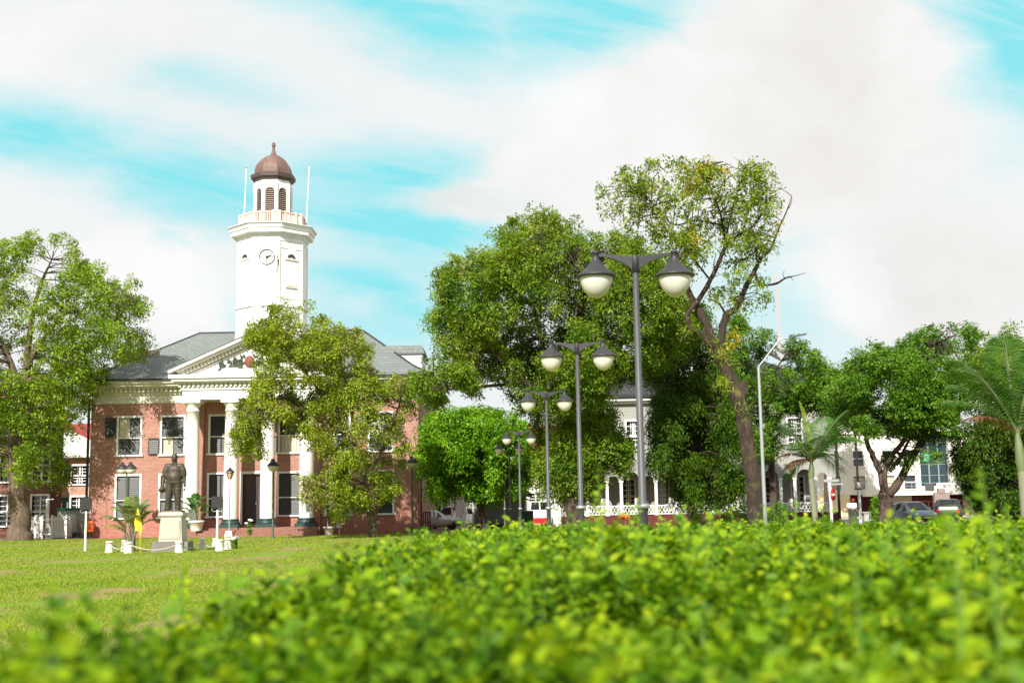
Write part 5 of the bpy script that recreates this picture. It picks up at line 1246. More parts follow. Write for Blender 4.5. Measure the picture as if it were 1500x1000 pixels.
def tree(name, label, D, base, crown, limbs, barkm, leafm, rng_seed, thick, nclu, per, Rc, leaf, flat=.45, droop=.1, asp=.5, frac=.5, tw=.05, extra=(), group=None, lim=6.0, inset=None, cat='tree', holes=(), gap=.85, dens=1.0, up=1.0):
    rng = np.random.default_rng(rng_seed); p = P(*base, D); r = thing(name, label, cat, (p.x, D, 0), group)
    b = MB(); sk = []
    for pts, ws in limbs:
        dz = [0]+list(np.cumsum(rng.normal(0, .25, len(pts)-1))) if len(pts) > 2 and pts[0][1] < base[1]-20 else None
        sk += limb(b, pts, D, ws, 10, .05, rng, dz)
    leaf *= .92; inset = Rc*.85*FPX/D if inset is None else inset; CC = []
    for poly, share, *mod in crown:
        dy, tk = mod if mod else (0, 1)
        c = clusters(poly, D, thick*tk, max(3, int(nclu*1.5*share*dens)), rng, inset, holes=holes, gap=gap, gscale=Rc*4.6); c[:, 1] += dy; CC.append(c)
    C = np.concatenate(CC)
    twigs(b, sk, C, rng, frac, tw, lim=lim)
    per = int(per*1.3)
    # root flare
    o = b.build('trunk', barkm, r)
    V, F = foliage(C, per, Rc, flat, leaf, rng, droop, asp, up)
    fast_mesh('crown', V, F, leafm, r)
    for poly, n2, mat, nm, pr in extra:
        c = clusters(poly, D, thick*.55, n2, rng); c[:, 1] -= thick*.35
        V, F = foliage(c, pr, Rc*.95, flat, leaf, rng, droop, asp); fast_mesh(nm, V, F, mat, r)
    return r
# A: big tree at the left edge
tree('broadleaf_tree', 'largest left tree with thick tan trunk, its crown spreading over the courthouse corner', 79, (30, 792),
     [([(-130, 430), (-60, 360), (0, 338), (12, 345), (30, 362), (48, 346), (75, 343), (100, 346), (122, 366), (142, 380), (143, 395), (162, 405), (172, 412), (195, 410), (212, 428), (217, 446), (203, 462), (195, 480), (160, 478), (158, 500), (155, 520), (162, 545), (150, 562), (126, 578), (122, 602), (110, 622), (94, 640), (80, 655), (62, 660), (50, 655), (35, 640), (10, 660), (-20, 670), (-80, 640), (-140, 560)], .86),
      ([(150, 468), (185, 470), (205, 492), (203, 512), (207, 540), (197, 545), (185, 520), (178, 500), (160, 485)], .035), ([(50, 650), (78, 648), (80, 685), (72, 705), (60, 715), (46, 690)], .04), ([(-130, 640), (0, 645), (20, 690), (5, 705), (-20, 690), (-120, 700)], .055)],
     [([(28, 795), (30, 760), (26, 715), (20, 670), (24, 620), (32, 580)], [1.75, 1.30, 1.12, 1.0, .9, .8]), ([(32, 585), (38, 540), (60, 500), (95, 460)], [.75, .5, .32, .14]), ([(30, 580), (10, 520), (-20, 470), (-40, 420)], [.6, .45, .3, .12]),
      ([(36, 560), (90, 540), (140, 505), (170, 465), (195, 440)], [.42, .3, .24, .16, .07]), ([(38, 540), (45, 480), (60, 420), (75, 380)], [.5, .35, .22, .08]), ([(165, 470), (182, 490), (198, 520)], [.12, .10, .05])],
     M['bark_a'], M['leaf_a'], 11, 5.0, 1050, 70, .72, .17, flat=.3, droop=.3, tw=.04, lim=7, gap=.75, frac=.3)
# B: tree in front of the courthouse's right half
tree('blossom_tree', 'olive green tree hiding the right half of the courthouse front', 70, (546, 790),
     [([(362, 480), (372, 462), (390, 455), (415, 445), (440, 441), (460, 452), (478, 470), (500, 477), (525, 475), (540, 490), (548, 505), (553, 525), (545, 545), (520, 560), (480, 590), (440, 610), (410, 600), (375, 590), (350, 580), (366, 550), (380, 530), (362, 512)], .42),
      ([(352, 590), (372, 560), (410, 580), (440, 600), (452, 640), (440, 650), (425, 622), (408, 615), (392, 602), (382, 620), (376, 645), (378, 668), (370, 676), (352, 662), (345, 640)], .13),
      ([(440, 600), (480, 580), (530, 540), (545, 550), (585, 548), (606, 545), (615, 560), (612, 590), (606, 606), (592, 612), (606, 640), (600, 660), (600, 690), (582, 718), (568, 735), (548, 742), (530, 752), (505, 764), (482, 762), (472, 735), (468, 700), (470, 670), (455, 650)], .42),
      ([(448, 690), (470, 640), (480, 690), (470, 735), (455, 740)], .03)],
     [([(548, 792), (546, 760), (550, 735), (535, 700), (520, 660)], [.62, .45, .40, .34, .28]), ([(524, 670), (500, 610), (460, 560), (420, 500), (400, 470)], [.28, .22, .17, .12, .05]), ([(520, 660), (515, 600), (500, 530), (500, 490)], [.24, .2, .13, .05]),
      ([(535, 700), (565, 650), (585, 600), (595, 565)], [.22, .17, .1, .04]), ([(500, 610), (440, 600), (390, 590), (362, 620)], [.15, .11, .09, .04]), ([(540, 710), (500, 700), (475, 720)], [.14, .1, .04])],
     M['bark_a'], M['leaf_b'], 12, 3.6, 720, 80, .56, .15, flat=.42, droop=.3, tw=.045, gap=.95)
# C: bright green tree
tree('mango_tree', 'low bright green tree over the wooden kiosk', 80, (708, 785),
     [([(610, 655), (618, 625), (640, 605), (670, 600), (700, 594), (730, 602), (757, 600), (778, 625), (790, 655), (782, 690), (772, 718), (745, 730), (720, 733), (690, 730), (672, 718), (655, 730), (645, 702), (628, 705), (613, 690)], 1.0), ([(628, 700), (650, 695), (655, 728), (640, 740), (632, 728)], .03)],
     [([(710, 788), (708, 765), (702, 735), (695, 690), (690, 650)], [.72, .55, .5, .36, .2]), ([(702, 735), (725, 700), (745, 660)], [.3, .22, .08]), ([(702, 735), (670, 700), (645, 660)], [.3, .2, .08])],
     M['bark'], M['leaf_c'], 13, 4.2, 600, 75, .62, .24, flat=.6, droop=.35, asp=.36)
# D: large dark tree in the middle
tree('rain_tree', 'huge dark green tree in the middle, filling the sky behind the second lamp', 62, (841, 786),
     [([(622, 470), (634, 450), (630, 418), (650, 395), (665, 385), (690, 375), (706, 362), (712, 335), (740, 322), (770, 318), (795, 311), (825, 318), (850, 335), (865, 345), (885, 352), (905, 345), (930, 350), (950, 370), (985, 380), (1005, 405), (1012, 440), (1005, 480), (1000, 515), (980, 535), (945, 552), (905, 568), (890, 600), (850, 620), (790, 620), (752, 590), (735, 562), (705, 555), (690, 548), (655, 545), (622, 545), (630, 520), (634, 500)], .68),
      ([(640, 540), (700, 548), (702, 570), (690, 588), (680, 592), (668, 565)], .03), ([(772, 580), (850, 600), (900, 590), (908, 625), (928, 645), (918, 672), (895, 682), (885, 718), (870, 732), (842, 738), (810, 735), (795, 728), (784, 706), (782, 660), (772, 610)], .25, 1.5, .55),
      ([(605, 560), (622, 545), (648, 548), (652, 572), (640, 600), (622, 605), (608, 590)], .03), ([(890, 630), (930, 640), (932, 660), (918, 690), (908, 695)], .02, 1.5, .5)],
     [([(840, 790), (841, 750), (838, 715), (842, 680), (835, 640)], [.95, .78, .72, .62, .5]), ([(842, 680), (868, 620), (882, 570), (905, 520), (925, 450)], [.42, .34, .28, .2, .08]), ([(838, 660), (815, 610), (805, 560), (790, 480), (770, 400)], [.45, .36, .28, .2, .08]),
      ([(820, 620), (770, 560), (710, 510), (660, 480)], [.3, .22, .15, .06]), ([(805, 560), (840, 480), (850, 400)], [.24, .16, .06]), ([(770, 560), (720, 565), (665, 570), (625, 572)], [.2, .16, .14, .12]), ([(885, 565), (940, 520), (980, 450)], [.2, .14, .06])],
     M['bark'], M['leaf_d'], 14, 5.2, 2350, 80, .56, .135, flat=.34, droop=.2, tw=.04, lim=4.5, gap=.9,
     holes=[[(892, 560), (950, 552), (960, 700), (915, 700), (930, 650), (900, 610)], [(640, 560), (700, 578), (740, 560), (755, 600), (640, 610)]],
     extra=[([(640, 400), (700, 370), (760, 330), (820, 330), (800, 400), (760, 440), (700, 440), (650, 460)], 75, M['leaf_b'], 'sunlit_sprays', 80), ([(650, 480), (720, 460), (730, 510), (690, 540), (640, 520)], 40, M['leaf_b'], 'sunlit_sprays', 80)])  # lighter olive leaves paint the sunlit left side into the crown colour
# F: weeping tree behind the leaning trunk
tree('weeping_tree', 'dark weeping tree before the arcade, left of the leaning trunk', 66, (1014, 785),
     [([(945, 480), (985, 440), (1020, 440), (1050, 475), (1078, 530), (1062, 575), (1030, 580), (985, 575), (950, 560)], .42), ([(946, 605), (965, 562), (985, 575), (992, 640), (976, 668), (960, 652)], .11), ([(975, 600), (1003, 568), (1030, 598), (1036, 660), (1020, 700), (1000, 714), (984, 690)], .26),
      ([(1020, 600), (1060, 556), (1094, 600), (1086, 650), (1093, 690), (1076, 728), (1050, 738), (1034, 700)], .32), ([(953, 650), (972, 660), (968, 692), (957, 680)], .03), ([(998, 700), (1017, 700), (1011, 738), (1000, 732)], .03), ([(1030, 690), (1046, 700), (1040, 735), (1030, 725)], .03)],
     [([(1012, 788), (1013, 750), (1010, 715), (1015, 670), (1020, 620)], [.62, .5, .44, .36, .25]), ([(1012, 690), (985, 640), (970, 600), (975, 540)], [.24, .18, .12, .05]), ([(1020, 630), (1045, 580), (1060, 530)], [.25, .16, .06]), ([(1018, 620), (1000, 540), (1000, 480)], [.25, .16, .06])],
     M['bark'], M['leaf_f'], 15, 3.4, 760, 95, .62, .15, flat=.7, droop=1.0, asp=.4, gap=.8, holes=[[(998, 532), (1030, 522), (1034, 546), (1006, 553)], [(900, 560), (950, 555), (962, 600), (955, 690), (915, 700)]])
# G: tree behind, over the arcaded building's roof
tree('street_tree', 'mid green tree over the roof of the arcaded building, right of the leaning trunk', 76, (1135, 785),
     [([(1055, 470), (1075, 462), (1095, 470), (1112, 485), (1130, 490), (1150, 494), (1175, 504), (1192, 520), (1207, 540), (1222, 545), (1238, 560), (1252, 578), (1240, 602), (1215, 608), (1190, 590), (1170, 608), (1150, 602), (1140, 640), (1128, 668), (1105, 690), (1085, 660), (1070, 600), (1060, 540)], 1.0)],
     [([(1136, 788), (1134, 740), (1130, 680), (1125, 620), (1120, 560)], [.6, .48, .4, .32, .16]), ([(1126, 640), (1165, 580), (1210, 560)], [.25, .16, .05]), ([(1122, 600), (1090, 540), (1075, 490)], [.2, .14, .05]), ([(1120, 570), (1150, 520), (1165, 505)], [.16, .1, .04])],
     M['bark'], M['leaf_h'], 16, 4.0, 460, 75, .62, .16, flat=.35, droop=.3, gap=1.1)
# H: forked tree on the right
tree('forked_tree', 'forked tree with dark bare limbs before the bright white building', 66, (1296, 782),
     [([(1202, 572), (1212, 558), (1228, 560), (1242, 550), (1255, 514), (1275, 508), (1290, 515), (1298, 535), (1318, 515), (1326, 495), (1345, 485), (1362, 474), (1385, 471), (1408, 485), (1420, 502), (1404, 522), (1392, 545), (1402, 570), (1408, 592), (1388, 612), (1394, 640), (1376, 650), (1352, 648), (1330, 632), (1310, 640), (1290, 630), (1272, 640), (1256, 632), (1240, 632), (1226, 612)], .95), ([(1318, 655), (1342, 655), (1345, 672), (1330, 688), (1318, 680)], .02), ([(1225, 600), (1260, 630), (1258, 645), (1240, 645)], .03)],
     [([(1296, 785), (1297, 750), (1298, 722)], [.86, .70, .66]), ([(1297, 730), (1295, 695), (1284, 672), (1273, 648), (1270, 615), (1262, 575)], [.52, .38, .33, .28, .22, .08]), ([(1298, 722), (1297, 692), (1308, 665), (1322, 640), (1335, 590)], [.34, .26, .28, .24, .1]),
      ([(1299, 725), (1312, 712), (1330, 685), (1350, 655), (1372, 625), (1380, 575)], [.55, .46, .42, .36, .28, .1]), ([(1330, 620), (1350, 560), (1370, 505)], [.18, .14, .05]), ([(1302, 690), (1315, 672), (1326, 655), (1350, 610)], [.22, .2, .16, .07]), ([(1335, 590), (1290, 560), (1265, 530)], [.14, .1, .04])],
     M['bark'], M['leaf_h'], 17, 4.6, 760, 75, .58, .145, flat=.26, droop=.15, tw=.045, gap=.85, up=1.5)
# I: dense dark tree at the right edge
tree('dense_tree', 'dense dark round tree at the right edge behind the tall palm', 64, (1470, 782),
     [([(1404, 655), (1412, 630), (1424, 612), (1445, 598), (1480, 588), (1530, 590), (1570, 640), (1560, 720), (1530, 745), (1495, 755), (1462, 752), (1440, 742), (1424, 715), (1410, 688)], 1.0)],
     [([(1470, 785), (1470, 750), (1475, 700), (1480, 650)], [.6, .5, .4, .2])],
     M['bark'], M['leaf_i'], 18, 3.6, 620, 75, .55, .20, flat=.75, droop=.5, asp=.26)
# J: trees beyond
tree('roadside_tree', 'tall tree far behind the palm at the right edge, with bare top twigs', 104, (1495, 775),
     [([(1400, 540), (1425, 500), (1440, 495), (1465, 500), (1475, 480), (1490, 468), (1520, 462), (1570, 490), (1580, 640), (1500, 660), (1440, 640), (1405, 590)], 1.0)],
     [([(1495, 778), (1492, 700), (1490, 620), (1485, 540)], [.9, .7, .5, .2]), ([(1490, 620), (1450, 560), (1430, 520)], [.35, .2, .08])],
     M['bark'], M['leaf_d'], 19, 6, 300, 70, 1.1, .28, flat=.5, droop=.2)
tree('roadside_tree', 'tree seen through the gap between leaning trunk and forked tree, behind the roofs', 112, (1210, 770),
     [([(1165, 560), (1190, 545), (1215, 550), (1240, 560), (1265, 555), (1275, 600), (1260, 625), (1220, 620), (1180, 610)], 1.0)],
     [([(1212, 772), (1212, 700), (1214, 640), (1215, 590)], [.8, .6, .4, .15])], M['bark'], M['leaf_f'], 20, 4, 130, 70, 1.1, .28)
# E: tall leaning sparse tree
def leaning_tree():
    D = 43; r = thing('leaning_tree', 'tall leaning tree with mossy trunk, thin crown and yellow leaves against the sky', 'tree', (P(1112, 785, D).x, D, 0)); rng = np.random.default_rng(21)
    b = MB(); sk = []
    L = lambda pts, ws: sk.extend(limb(b, pts, D, ws, 10, .05, rng, [0]*1+[float(v) for v in np.cumsum(rng.normal(0, .12, len(pts)-1))] if pts[0][1] < 700 else None))
    L([(1114, 790), (1108, 745), (1100, 690), (1092, 630), (1078, 575), (1058, 530), (1046, 505)], [.78, .60, .54, .52, .49, .43, .36])
    L([(1046, 507), (1036, 480), (1022, 450), (1008, 424), (1000, 395), (985, 365)], [.36, .3, .26, .2, .14, .06])
    L([(1048, 512), (1030, 492), (1012, 482), (1006, 462), (1024, 438), (1040, 410), (1052, 385), (1062, 358), (1058, 330), (1050, 300), (1035, 270)], [.3, .24, .21, .18, .17, .16, .15, .13, .10, .07, .04])
    L([(1054, 520), (1058, 490), (1064, 462), (1080, 450), (1092, 420), (1106, 395), (1118, 375), (1132, 362), (1144, 332), (1155, 306), (1162, 285)], [.32, .26, .25, .22, .18, .15, .12, .09, .07, .045, .02])
    L([(1064, 462), (1052, 444), (1040, 438), (1042, 425)], [.1, .07, .05, .03]); L([(1062, 358), (1080, 345), (1105, 330), (1125, 300)], [.09, .07, .05, .02]); L([(1058, 330), (1020, 325), (985, 330), (960, 300), (930, 280)], [.08, .07, .05, .035, .02]); L([(1040, 410), (1000, 360), (975, 340)], [.08, .05, .02])
    L([(1118, 418), (1136, 416), (1150, 408), (1165, 404), (1180, 400)], [.08, .085, .06, .035, .012]); L([(1106, 400), (1112, 412), (1120, 418)], [.09, .085, .08]); L([(1150, 408), (1146, 402), (1150, 396)], [.03, .02, .01]); L([(1158, 406), (1163, 412)], [.025, .01])
    L([(1062, 356), (1072, 310), (1085, 265), (1093, 250), (1088, 236)], [.07, .06, .045, .03, .012])
    for e in ((1075, 228), (1098, 232), (1104, 240), (1080, 240), (1060, 236)): L([(1092, 252), ((1092+e[0])/2+3, (252+e[1])/2), e], [.03, .02, .008])
    L([(1155, 306), (1160, 295), (1158, 288)], [.03, .02, .008])
    # sawn stump of a lost limb
    L([(1084, 585), (1091, 572), (1092, 560)], [.34, .30, .27])
    crown = [([(880, 305), (875, 285), (890, 265), (910, 254), (935, 245), (945, 280), (940, 320), (920, 328), (900, 335), (885, 325)], 55), ([(935, 245), (960, 236), (985, 235), (1005, 245), (1030, 240), (1050, 258), (1060, 280), (1050, 330), (1020, 350), (990, 345), (950, 340)], 150),
             ([(1060, 275), (1075, 256), (1100, 251), (1125, 258), (1126, 275), (1130, 298), (1128, 318), (1124, 332), (1118, 350), (1105, 360), (1085, 350), (1060, 330)], 130), ([(940, 335), (990, 340), (1030, 350), (1040, 372), (1030, 395), (1010, 388), (985, 385), (965, 370), (948, 358)], 55),
             ([(1050, 412), (1070, 400), (1095, 398), (1108, 418), (1122, 426), (1122, 444), (1105, 446), (1086, 432), (1068, 430), (1055, 428)], 36), ([(1085, 355), (1125, 352), (1122, 372), (1105, 385), (1090, 372)], 22), ([(1055, 350), (1085, 350), (1080, 380), (1066, 382)], 12)]
    C = np.concatenate([clusters(p, D, 2.6, n, rng) for p, n in crown])
    twigs(b, sk, C, rng, .8, .028, lim=3.5); b.build('trunk', M['bark_e'], r)
    V, F = foliage(C, 34, .36, .45, .115, rng, .35, .5); fast_mesh('crown', V, F, M['leaf_e'], r)
    yc = np.concatenate([clusters(p, D, 1.2, n, rng) for p, n in (([(985, 268), (1000, 250), (1022, 243), (1048, 250), (1062, 268), (1050, 285), (1020, 292), (995, 292)], 34), ([(970, 362), (1000, 346), (1020, 350), (1028, 370), (1010, 382), (985, 378)], 20), ([(1100, 335), (1130, 330), (1125, 348), (1105, 350)], 4), ([(940, 275), (960, 270), (960, 290), (945, 295)], 4), ([(1060, 480), (1078, 490), (1072, 512), (1062, 505)], 6))]); yc[:, 1] -= .9
    V, F = foliage(yc, 34, .34, .5, .115, rng, .3, .5); fast_mesh('yellow_leaves', V, F, M['leaf_y'], r)
    # epiphytes: tufts of wiry leaves on the limbs
    ec = []; 
    for (px, py, n) in ((1010, 480, 120), (1066, 355, 150), (1048, 440, 80), (1080, 452, 60), (1132, 362, 60), (1058, 520, 120), (1062, 560, 130), (1048, 505, 60), (1086, 600, 60)):
        c = P(px, py, D-.25); ec.append(np.array(c)+rng.normal(0, .16, (n, 3)))
    ec = np.concatenate(ec); T = rng.normal(0, .6, ec.shape); T[:, 2] -= .4; m = len(ec)
    V, F = leaf_quads(ec, rng.normal(0, 1, ec.shape), T, rng.uniform(.2, .45, m), rng.uniform(.015, .03, m)); fast_mesh('epiphytes', V, F, M['leaf_b'], r)
leaning_tree()

# ------------------------------------------------------------------ palms
def frond(leafs, ribs, base, tip, sag, n, ll, lw, rng, vee=.5, twist=0.0, ragged=.1):
    """feather frond: arched rib with leaflets on both sides"""
    base, tip = Vector(base), Vector(tip); m = base.lerp(tip, .5)+Vector((0, 0, sag)); pts = []
    for i in range(n+1):
        t = i/n; pts.append(base*(1-t)**2+m*2*t*(1-t)+tip*t*t)
    ribs.tube(pts, [.035*(1-.85*i/n)*ll/.5*.8 for i in range(n+1)], 5, caps=False)
    for i in range(2, n):
        t = i/n; tan = (pts[i+1]-pts[i-1]).normalized(); side = tan.cross(Vector((0, 0, 1))); side = side.normalized() if side.length > .05 else Vector((1, 0, 0)); up = side.cross(tan)
        l = ll*(math.sin(math.pi*min(1, t*.86+.12))**.6)*rng.uniform(1-ragged, 1+ragged)
        for s in (-1, 1):
            if rng.random() < ragged*.4: continue
            d = (side*s*math.cos(vee)+up*math.sin(vee)+tan*.75+Vector((0, 0, -twist))).normalized(); nn = d.cross(tan).normalized(); w = lw*rng.uniform(.8, 1.2); a = pts[i]
            e = a+d*l+Vector((0, 0, -.22*l*l/ll)); mm = a+d*l*.5+Vector((0, 0, .02*l)); q = tan*w*.5
            leafs.add([a-q*.4, mm-q, e, mm+q, a+q*.4], [(0, 1, 2, 3, 4)])
def palm(name, label, D, base, top, shaft, fr, stem_w, ll, lw, seed, extra_mat=None):
    rng = random.Random(seed); pb, pt = P(*base, D), P(*top, D); r = thing(name, label, 'palm', (pb.x, D, 0))
    b = MB(); ps = P(*shaft, D); n = 16; pts = [Vector((pb.x, D, 0)).lerp(ps, i/n) for i in range(n+1)]
    b.tube(pts, [stem_w*(.55-.06*i/n+(.03 if i % 2 else 0)) for i in range(n+1)], 12); b.build('trunk', M['palm_stem'], r)
    b = MB(); b.tube([ps, ps.lerp(pt, .25), ps.lerp(pt, .7), pt], [stem_w*.5, stem_w*.62, stem_w*.45, stem_w*.25], 12); b.build('crownshaft', M['frond_y'], r).data.materials[0] = M['shaft_green']
    for (px, py, dy, sag, kind) in fr:
        lf, rb = MB(), MB(); tip = P(px, py, D)+Vector((0, dy, 0))
        frond(lf, rb, pt, tip, sag, 40, ll*{0: 1, 1: .45, 2: .32}[kind], lw, rng, vee=.35 if kind != 2 else 1.2, twist=.55 if kind != 2 else 0, ragged=.15 if kind != 1 else .35)
        mt = {0: M['frond'], 1: M['frond_dead'], 2: M['frond_y']}[kind]
        o = lf.build('frond', mt, r); rb.build('rib', M['shaft_green'] if kind != 1 else M['frond_dead'], o)
    return r
M['shaft_green'] = plain('crownshaft_green', (.13, .165, .07), .55, .25, 5)
palm('palm', 'small palm with one pale upright frond before the arcaded building', 50, (1197, 790), (1189, 676), (1188, 700),
     [(1168, 588, -.2, .15, 2), (1236, 602, -.6, .5, 0), (1252, 640, .3, .8, 0), (1150, 622, .6, .5, 0), (1262, 648, -.3, 1.1, 0), (1145, 655, -.8, .7, 0), (1215, 610, .8, .3, 0), (1240, 690, .8, 1.0, 0), (1138, 672, .4, .6, 1), (1145, 690, -.4, .5, 1), (1205, 640, -1.6, .6, 0), (1180, 612, 1.4, .4, 0), (1158, 700, .8, .7, 0)], .22, 1.05, .042, 31)
palm('tall_palm', 'tall palm at the right edge with long arching fronds', 38, (1506, 800), (1490, 634), (1497, 690),
     [(1392, 530, -.4, .9, 0), (1384, 588, .2, .7, 0), (1405, 560, .8, .7, 0), (1452, 500, -.8, .6, 0), (1478, 488, .4, .3, 0), (1520, 500, -.3, .5, 0), (1550, 545, .3, .9, 0), (1580, 610, -.4, 1.2, 0), (1400, 618, -.5, .6, 1), (1435, 530, 1.3, .8, 0), (1560, 580, 1.4, 1.0, 0), (1500, 520, -1.5, .8, 0), (1388, 548, -1.0, 1.0, 0)], .26, 1.15, .045, 32)
def bush_palm(name, label, D, base, fr, n_stem, ll, seed, cat='plant', z0=0.0, mat='areca'):
    rng = random.Random(seed); pb = P(*base, D); r = thing(name, label, cat, (pb.x, D, z0))
    st = MB()
    for (px, py, dy, sag) in fr:
        tip = P(px, py, D)+Vector((0, dy, 0)); a = Vector((pb.x+rng.uniform(-.16, .16), D+rng.uniform(-.15, .15), z0+.05)); m = a+Vector(((tip.x-a.x)*.18, (tip.y-a.y)*.18, (tip.z-z0)*.55))
        st.tube([a, a.lerp(m, .5)+Vector((0, 0, .03)), m], [.035, .028, .02], 6, caps=False)
        lf, rb = MB(), MB(); frond(lf, rb, m, tip, sag, 30, ll, .055, rng, vee=.45, twist=.6, ragged=.2); o = lf.build('frond', M[mat] if rng.random() < .8 else M['frond_y'], r); rb.build('rib', M['shaft_green'], o)
    st.build('stems', M['palm_stem'], r); return r
bush_palm('areca_palm', 'clump of small feathery palm with bleached fronds left of the pedestal', 50.3, (194, 806),
          [(152, 755, -.2, .45), (160, 742, .3, .5), (172, 735, -.5, .4), (185, 728, .3, .25), (200, 726, -.3, .2), (214, 730, .4, .35), (226, 748, -.3, .5), (228, 762, .3, .5), (150, 772, .2, .5), (165, 758, -.8, .5), (215, 755, -.8, .5), (195, 740, -.9, .4), (180, 742, .9, .4), (208, 738, .8, .4), (224, 738, .1, .4)], 6, .34, 41)
b = MB(); pts = [(202, 743), (206, 756), (209, 774), (206, 786), (204, 776), (199, 778), (197, 764)]
b.prism([(P(x, y, 49.9).x, P(x, y, 49.9).z) for x, y in pts], 49.86, 49.90)
b.tube([(P(206, 780, 49.9).x, 49.92, 0), P(205, 770, 49.9)+Vector((0, .02, 0))], .012, 6)
tag(b.build('yellow_leaf', M['yellow']), 'single bright yellow leaf standing in front of the small palm', 'leaf')
def potted(name, label, D, px, y0, y1, w, fr, ll, seed, plant_label, z0):
    p = P(px, y1, D); r = thing('plant_pot', label, 'plant pot', (p.x, D, z0)); h = P(px, y0, D).z-z0
    b = MB(); b.lathe([(w*.34, 0), (w*.46, h*.8), (w*.5, h*.81), (w*.5, h), (w*.44, h), (w*.42, h*.86), (0, h*.86)], n=24); b.build('pot', M['pot'], r, True)
    bush_palm(name, plant_label, D, (px, y1), fr, 4, ll, seed, z0=z0+h*.8, mat='frond')
potted('potted_palm', 'white plant pot on the left end of the steps', 78.6, 287.5, 762, 776, .98, [(268, 735, 0, .3), (275, 728, .2, .2), (288, 722, -.2, .1), (300, 726, .2, .2), (308, 740, -.1, .4), (262, 744, .2, .4), (304, 750, .3, .4), (280, 738, -.5, .3), (295, 735, .5, .2)], .42, 43, 'young palm growing in the white pot beside the first column', .42)
potted('potted_palm', 'white plant pot on the ground right of the portico', 79.5, 481.5, 771, 782, .72, [(470, 752, 0, .2), (476, 742, .2, .1), (488, 745, -.2, .1), (494, 756, .2, .2), (484, 748, .3, .1)], .3, 44, 'small shaded palm in the white pot right of the portico', 0.0)
# meter box on a post by the right pot
p = P(497, 770, 80.8); b = MB(); b.box(p.x-.16, p.x+.16, 80.7, 80.86, p.z-.12, p.z+.22).box(p.x-.03, p.x+.03, 80.75, 80.81, 0, p.z-.12).box(p.x-.18, p.x+.18, 80.68, 80.88, p.z+.22, p.z+.26)
tag(b.build('meter_box', M['white']), 'small white meter box on a post right of the white pot', 'meter box')
# white flowering plants on the lawn
def flowers(px, py, D, heads, label, seed):
    rng = np.random.default_rng(seed); p = P(px, py, D); r = thing('flowering_plant', label, 'plant', (p.x, D, 0))
    b = MB(); h = MB(); C = []
    for (hx, hy) in heads:
        q = P(hx, hy, D); b.tube([(p.x, D, 0), (p.x*.6+q.x*.4, D, q.z*.5), q], [.012, .01, .006], 5, caps=False); C.append(np.array(q)); h.lathe([(0, -.06), (.07, -.04), (.10, .0), (.07, .05), (0, .07)], q, 8, smooth=False)
        for k in range(7): a = k*.9; h.lathe([(0, -.03), (.045, 0), (0, .04)], q+Vector((.09*math.cos(a), .07*math.sin(a), .02*math.sin(3*a))), 6)
    b.build('stem', M['shaft_green'], r); h.build('blossom', M['flower'], r)
    C = np.array(C); base = np.array([p.x, D, 0]); cc = np.concatenate([base+(C-base)*rng.uniform(.15, .85, (len(C), 1)) for _ in range(6)])
    V, F = foliage(cc, 9, .14, .8, .12, rng, .3, .5); fast_mesh('leaves', V, F, M['leaf_h'], r)
flowers(367, 784, 75, [(361, 766), (366, 761), (368, 762)], 'slim plant with white blossoms before the courthouse door', 51)
flowers(343, 796, 53, [(344, 788), (347, 787), (341, 789)], 'low plant with small white blossoms beside the right bollards', 52)
# dark shrub behind the leaning trunk, right foot
def shrub(name, label, D, poly, thick, n, per, Rc, leaf, mat, seed, cat='shrub', stem=True):
    rng = np.random.default_rng(seed); C = clusters(poly, D, thick, n, rng); c0 = C.mean(0); r = thing(name, label, cat, (c0[0], D, 0))
    V, F = foliage(C, per, Rc, .6, leaf, rng, .2, .5); fast_mesh('foliage', V, F, mat, r)
    b = MB()
    for i in range(7): q = C[int(rng.integers(len(C)))]; b.tube([(c0[0]+rng.normal(0, .08), D+rng.normal(0, .08), 0), ((c0[0]+q[0])/2, (D+q[1])/2, q[2]*.6), tuple(q)], [.03, .02, .01], 5, caps=False)
    b.build('stems', M['bark'], r)
shrub('shrub', 'small leafy shrub at the foot of the tall street light', 45, [(1130, 742), (1140, 736), (1150, 745), (1150, 770), (1128, 772)], .5, 40, 40, .18, .08, M['leaf_h'], 61)
shrub('shrub', 'yellow green shrub by the parapet left of the forked tree', 96, [(1276, 738), (1286, 722), (1296, 735), (1296, 765), (1278, 765)], .8, 45, 40, .35, .14, M['leaf_c'], 62)
shrub('shrub', 'pale shrub against the white building right of the black car', 118, [(1440, 745), (1450, 735), (1465, 742), (1480, 738), (1490, 765), (1436, 768)], 1.0, 60, 40, .5, .2, M['leaf_b'], 63)
shrub('shrub', 'dark shrub just left of the leaning trunk under the weeping tree', 60, [(1020, 742), (1040, 735), (1075, 740), (1095, 735), (1098, 775), (1020, 778)], 1.0, 80, 40, .3, .12, M['leaf_f'], 64)
# orange blossom seen above the hedge
p = P(916, 757, 16); r = thing('orange_flower', 'single orange blossom just above the hedge, left of the nearest lamp', 'flower', (p.x, 16, 0))
b = MB()
for k in range(9): a = k*.7; b.lathe([(0, -.02), (.03, 0), (0, .035)], p+Vector((.05*math.cos(a), .05*math.sin(a), .015*math.sin(2*a))), 6)
b.build('blossom', M['orange'], r); b = MB(); b.tube([(p.x, 16, 0), p], [.008, .005], 5); b.build('stem', M['shaft_green'], r)

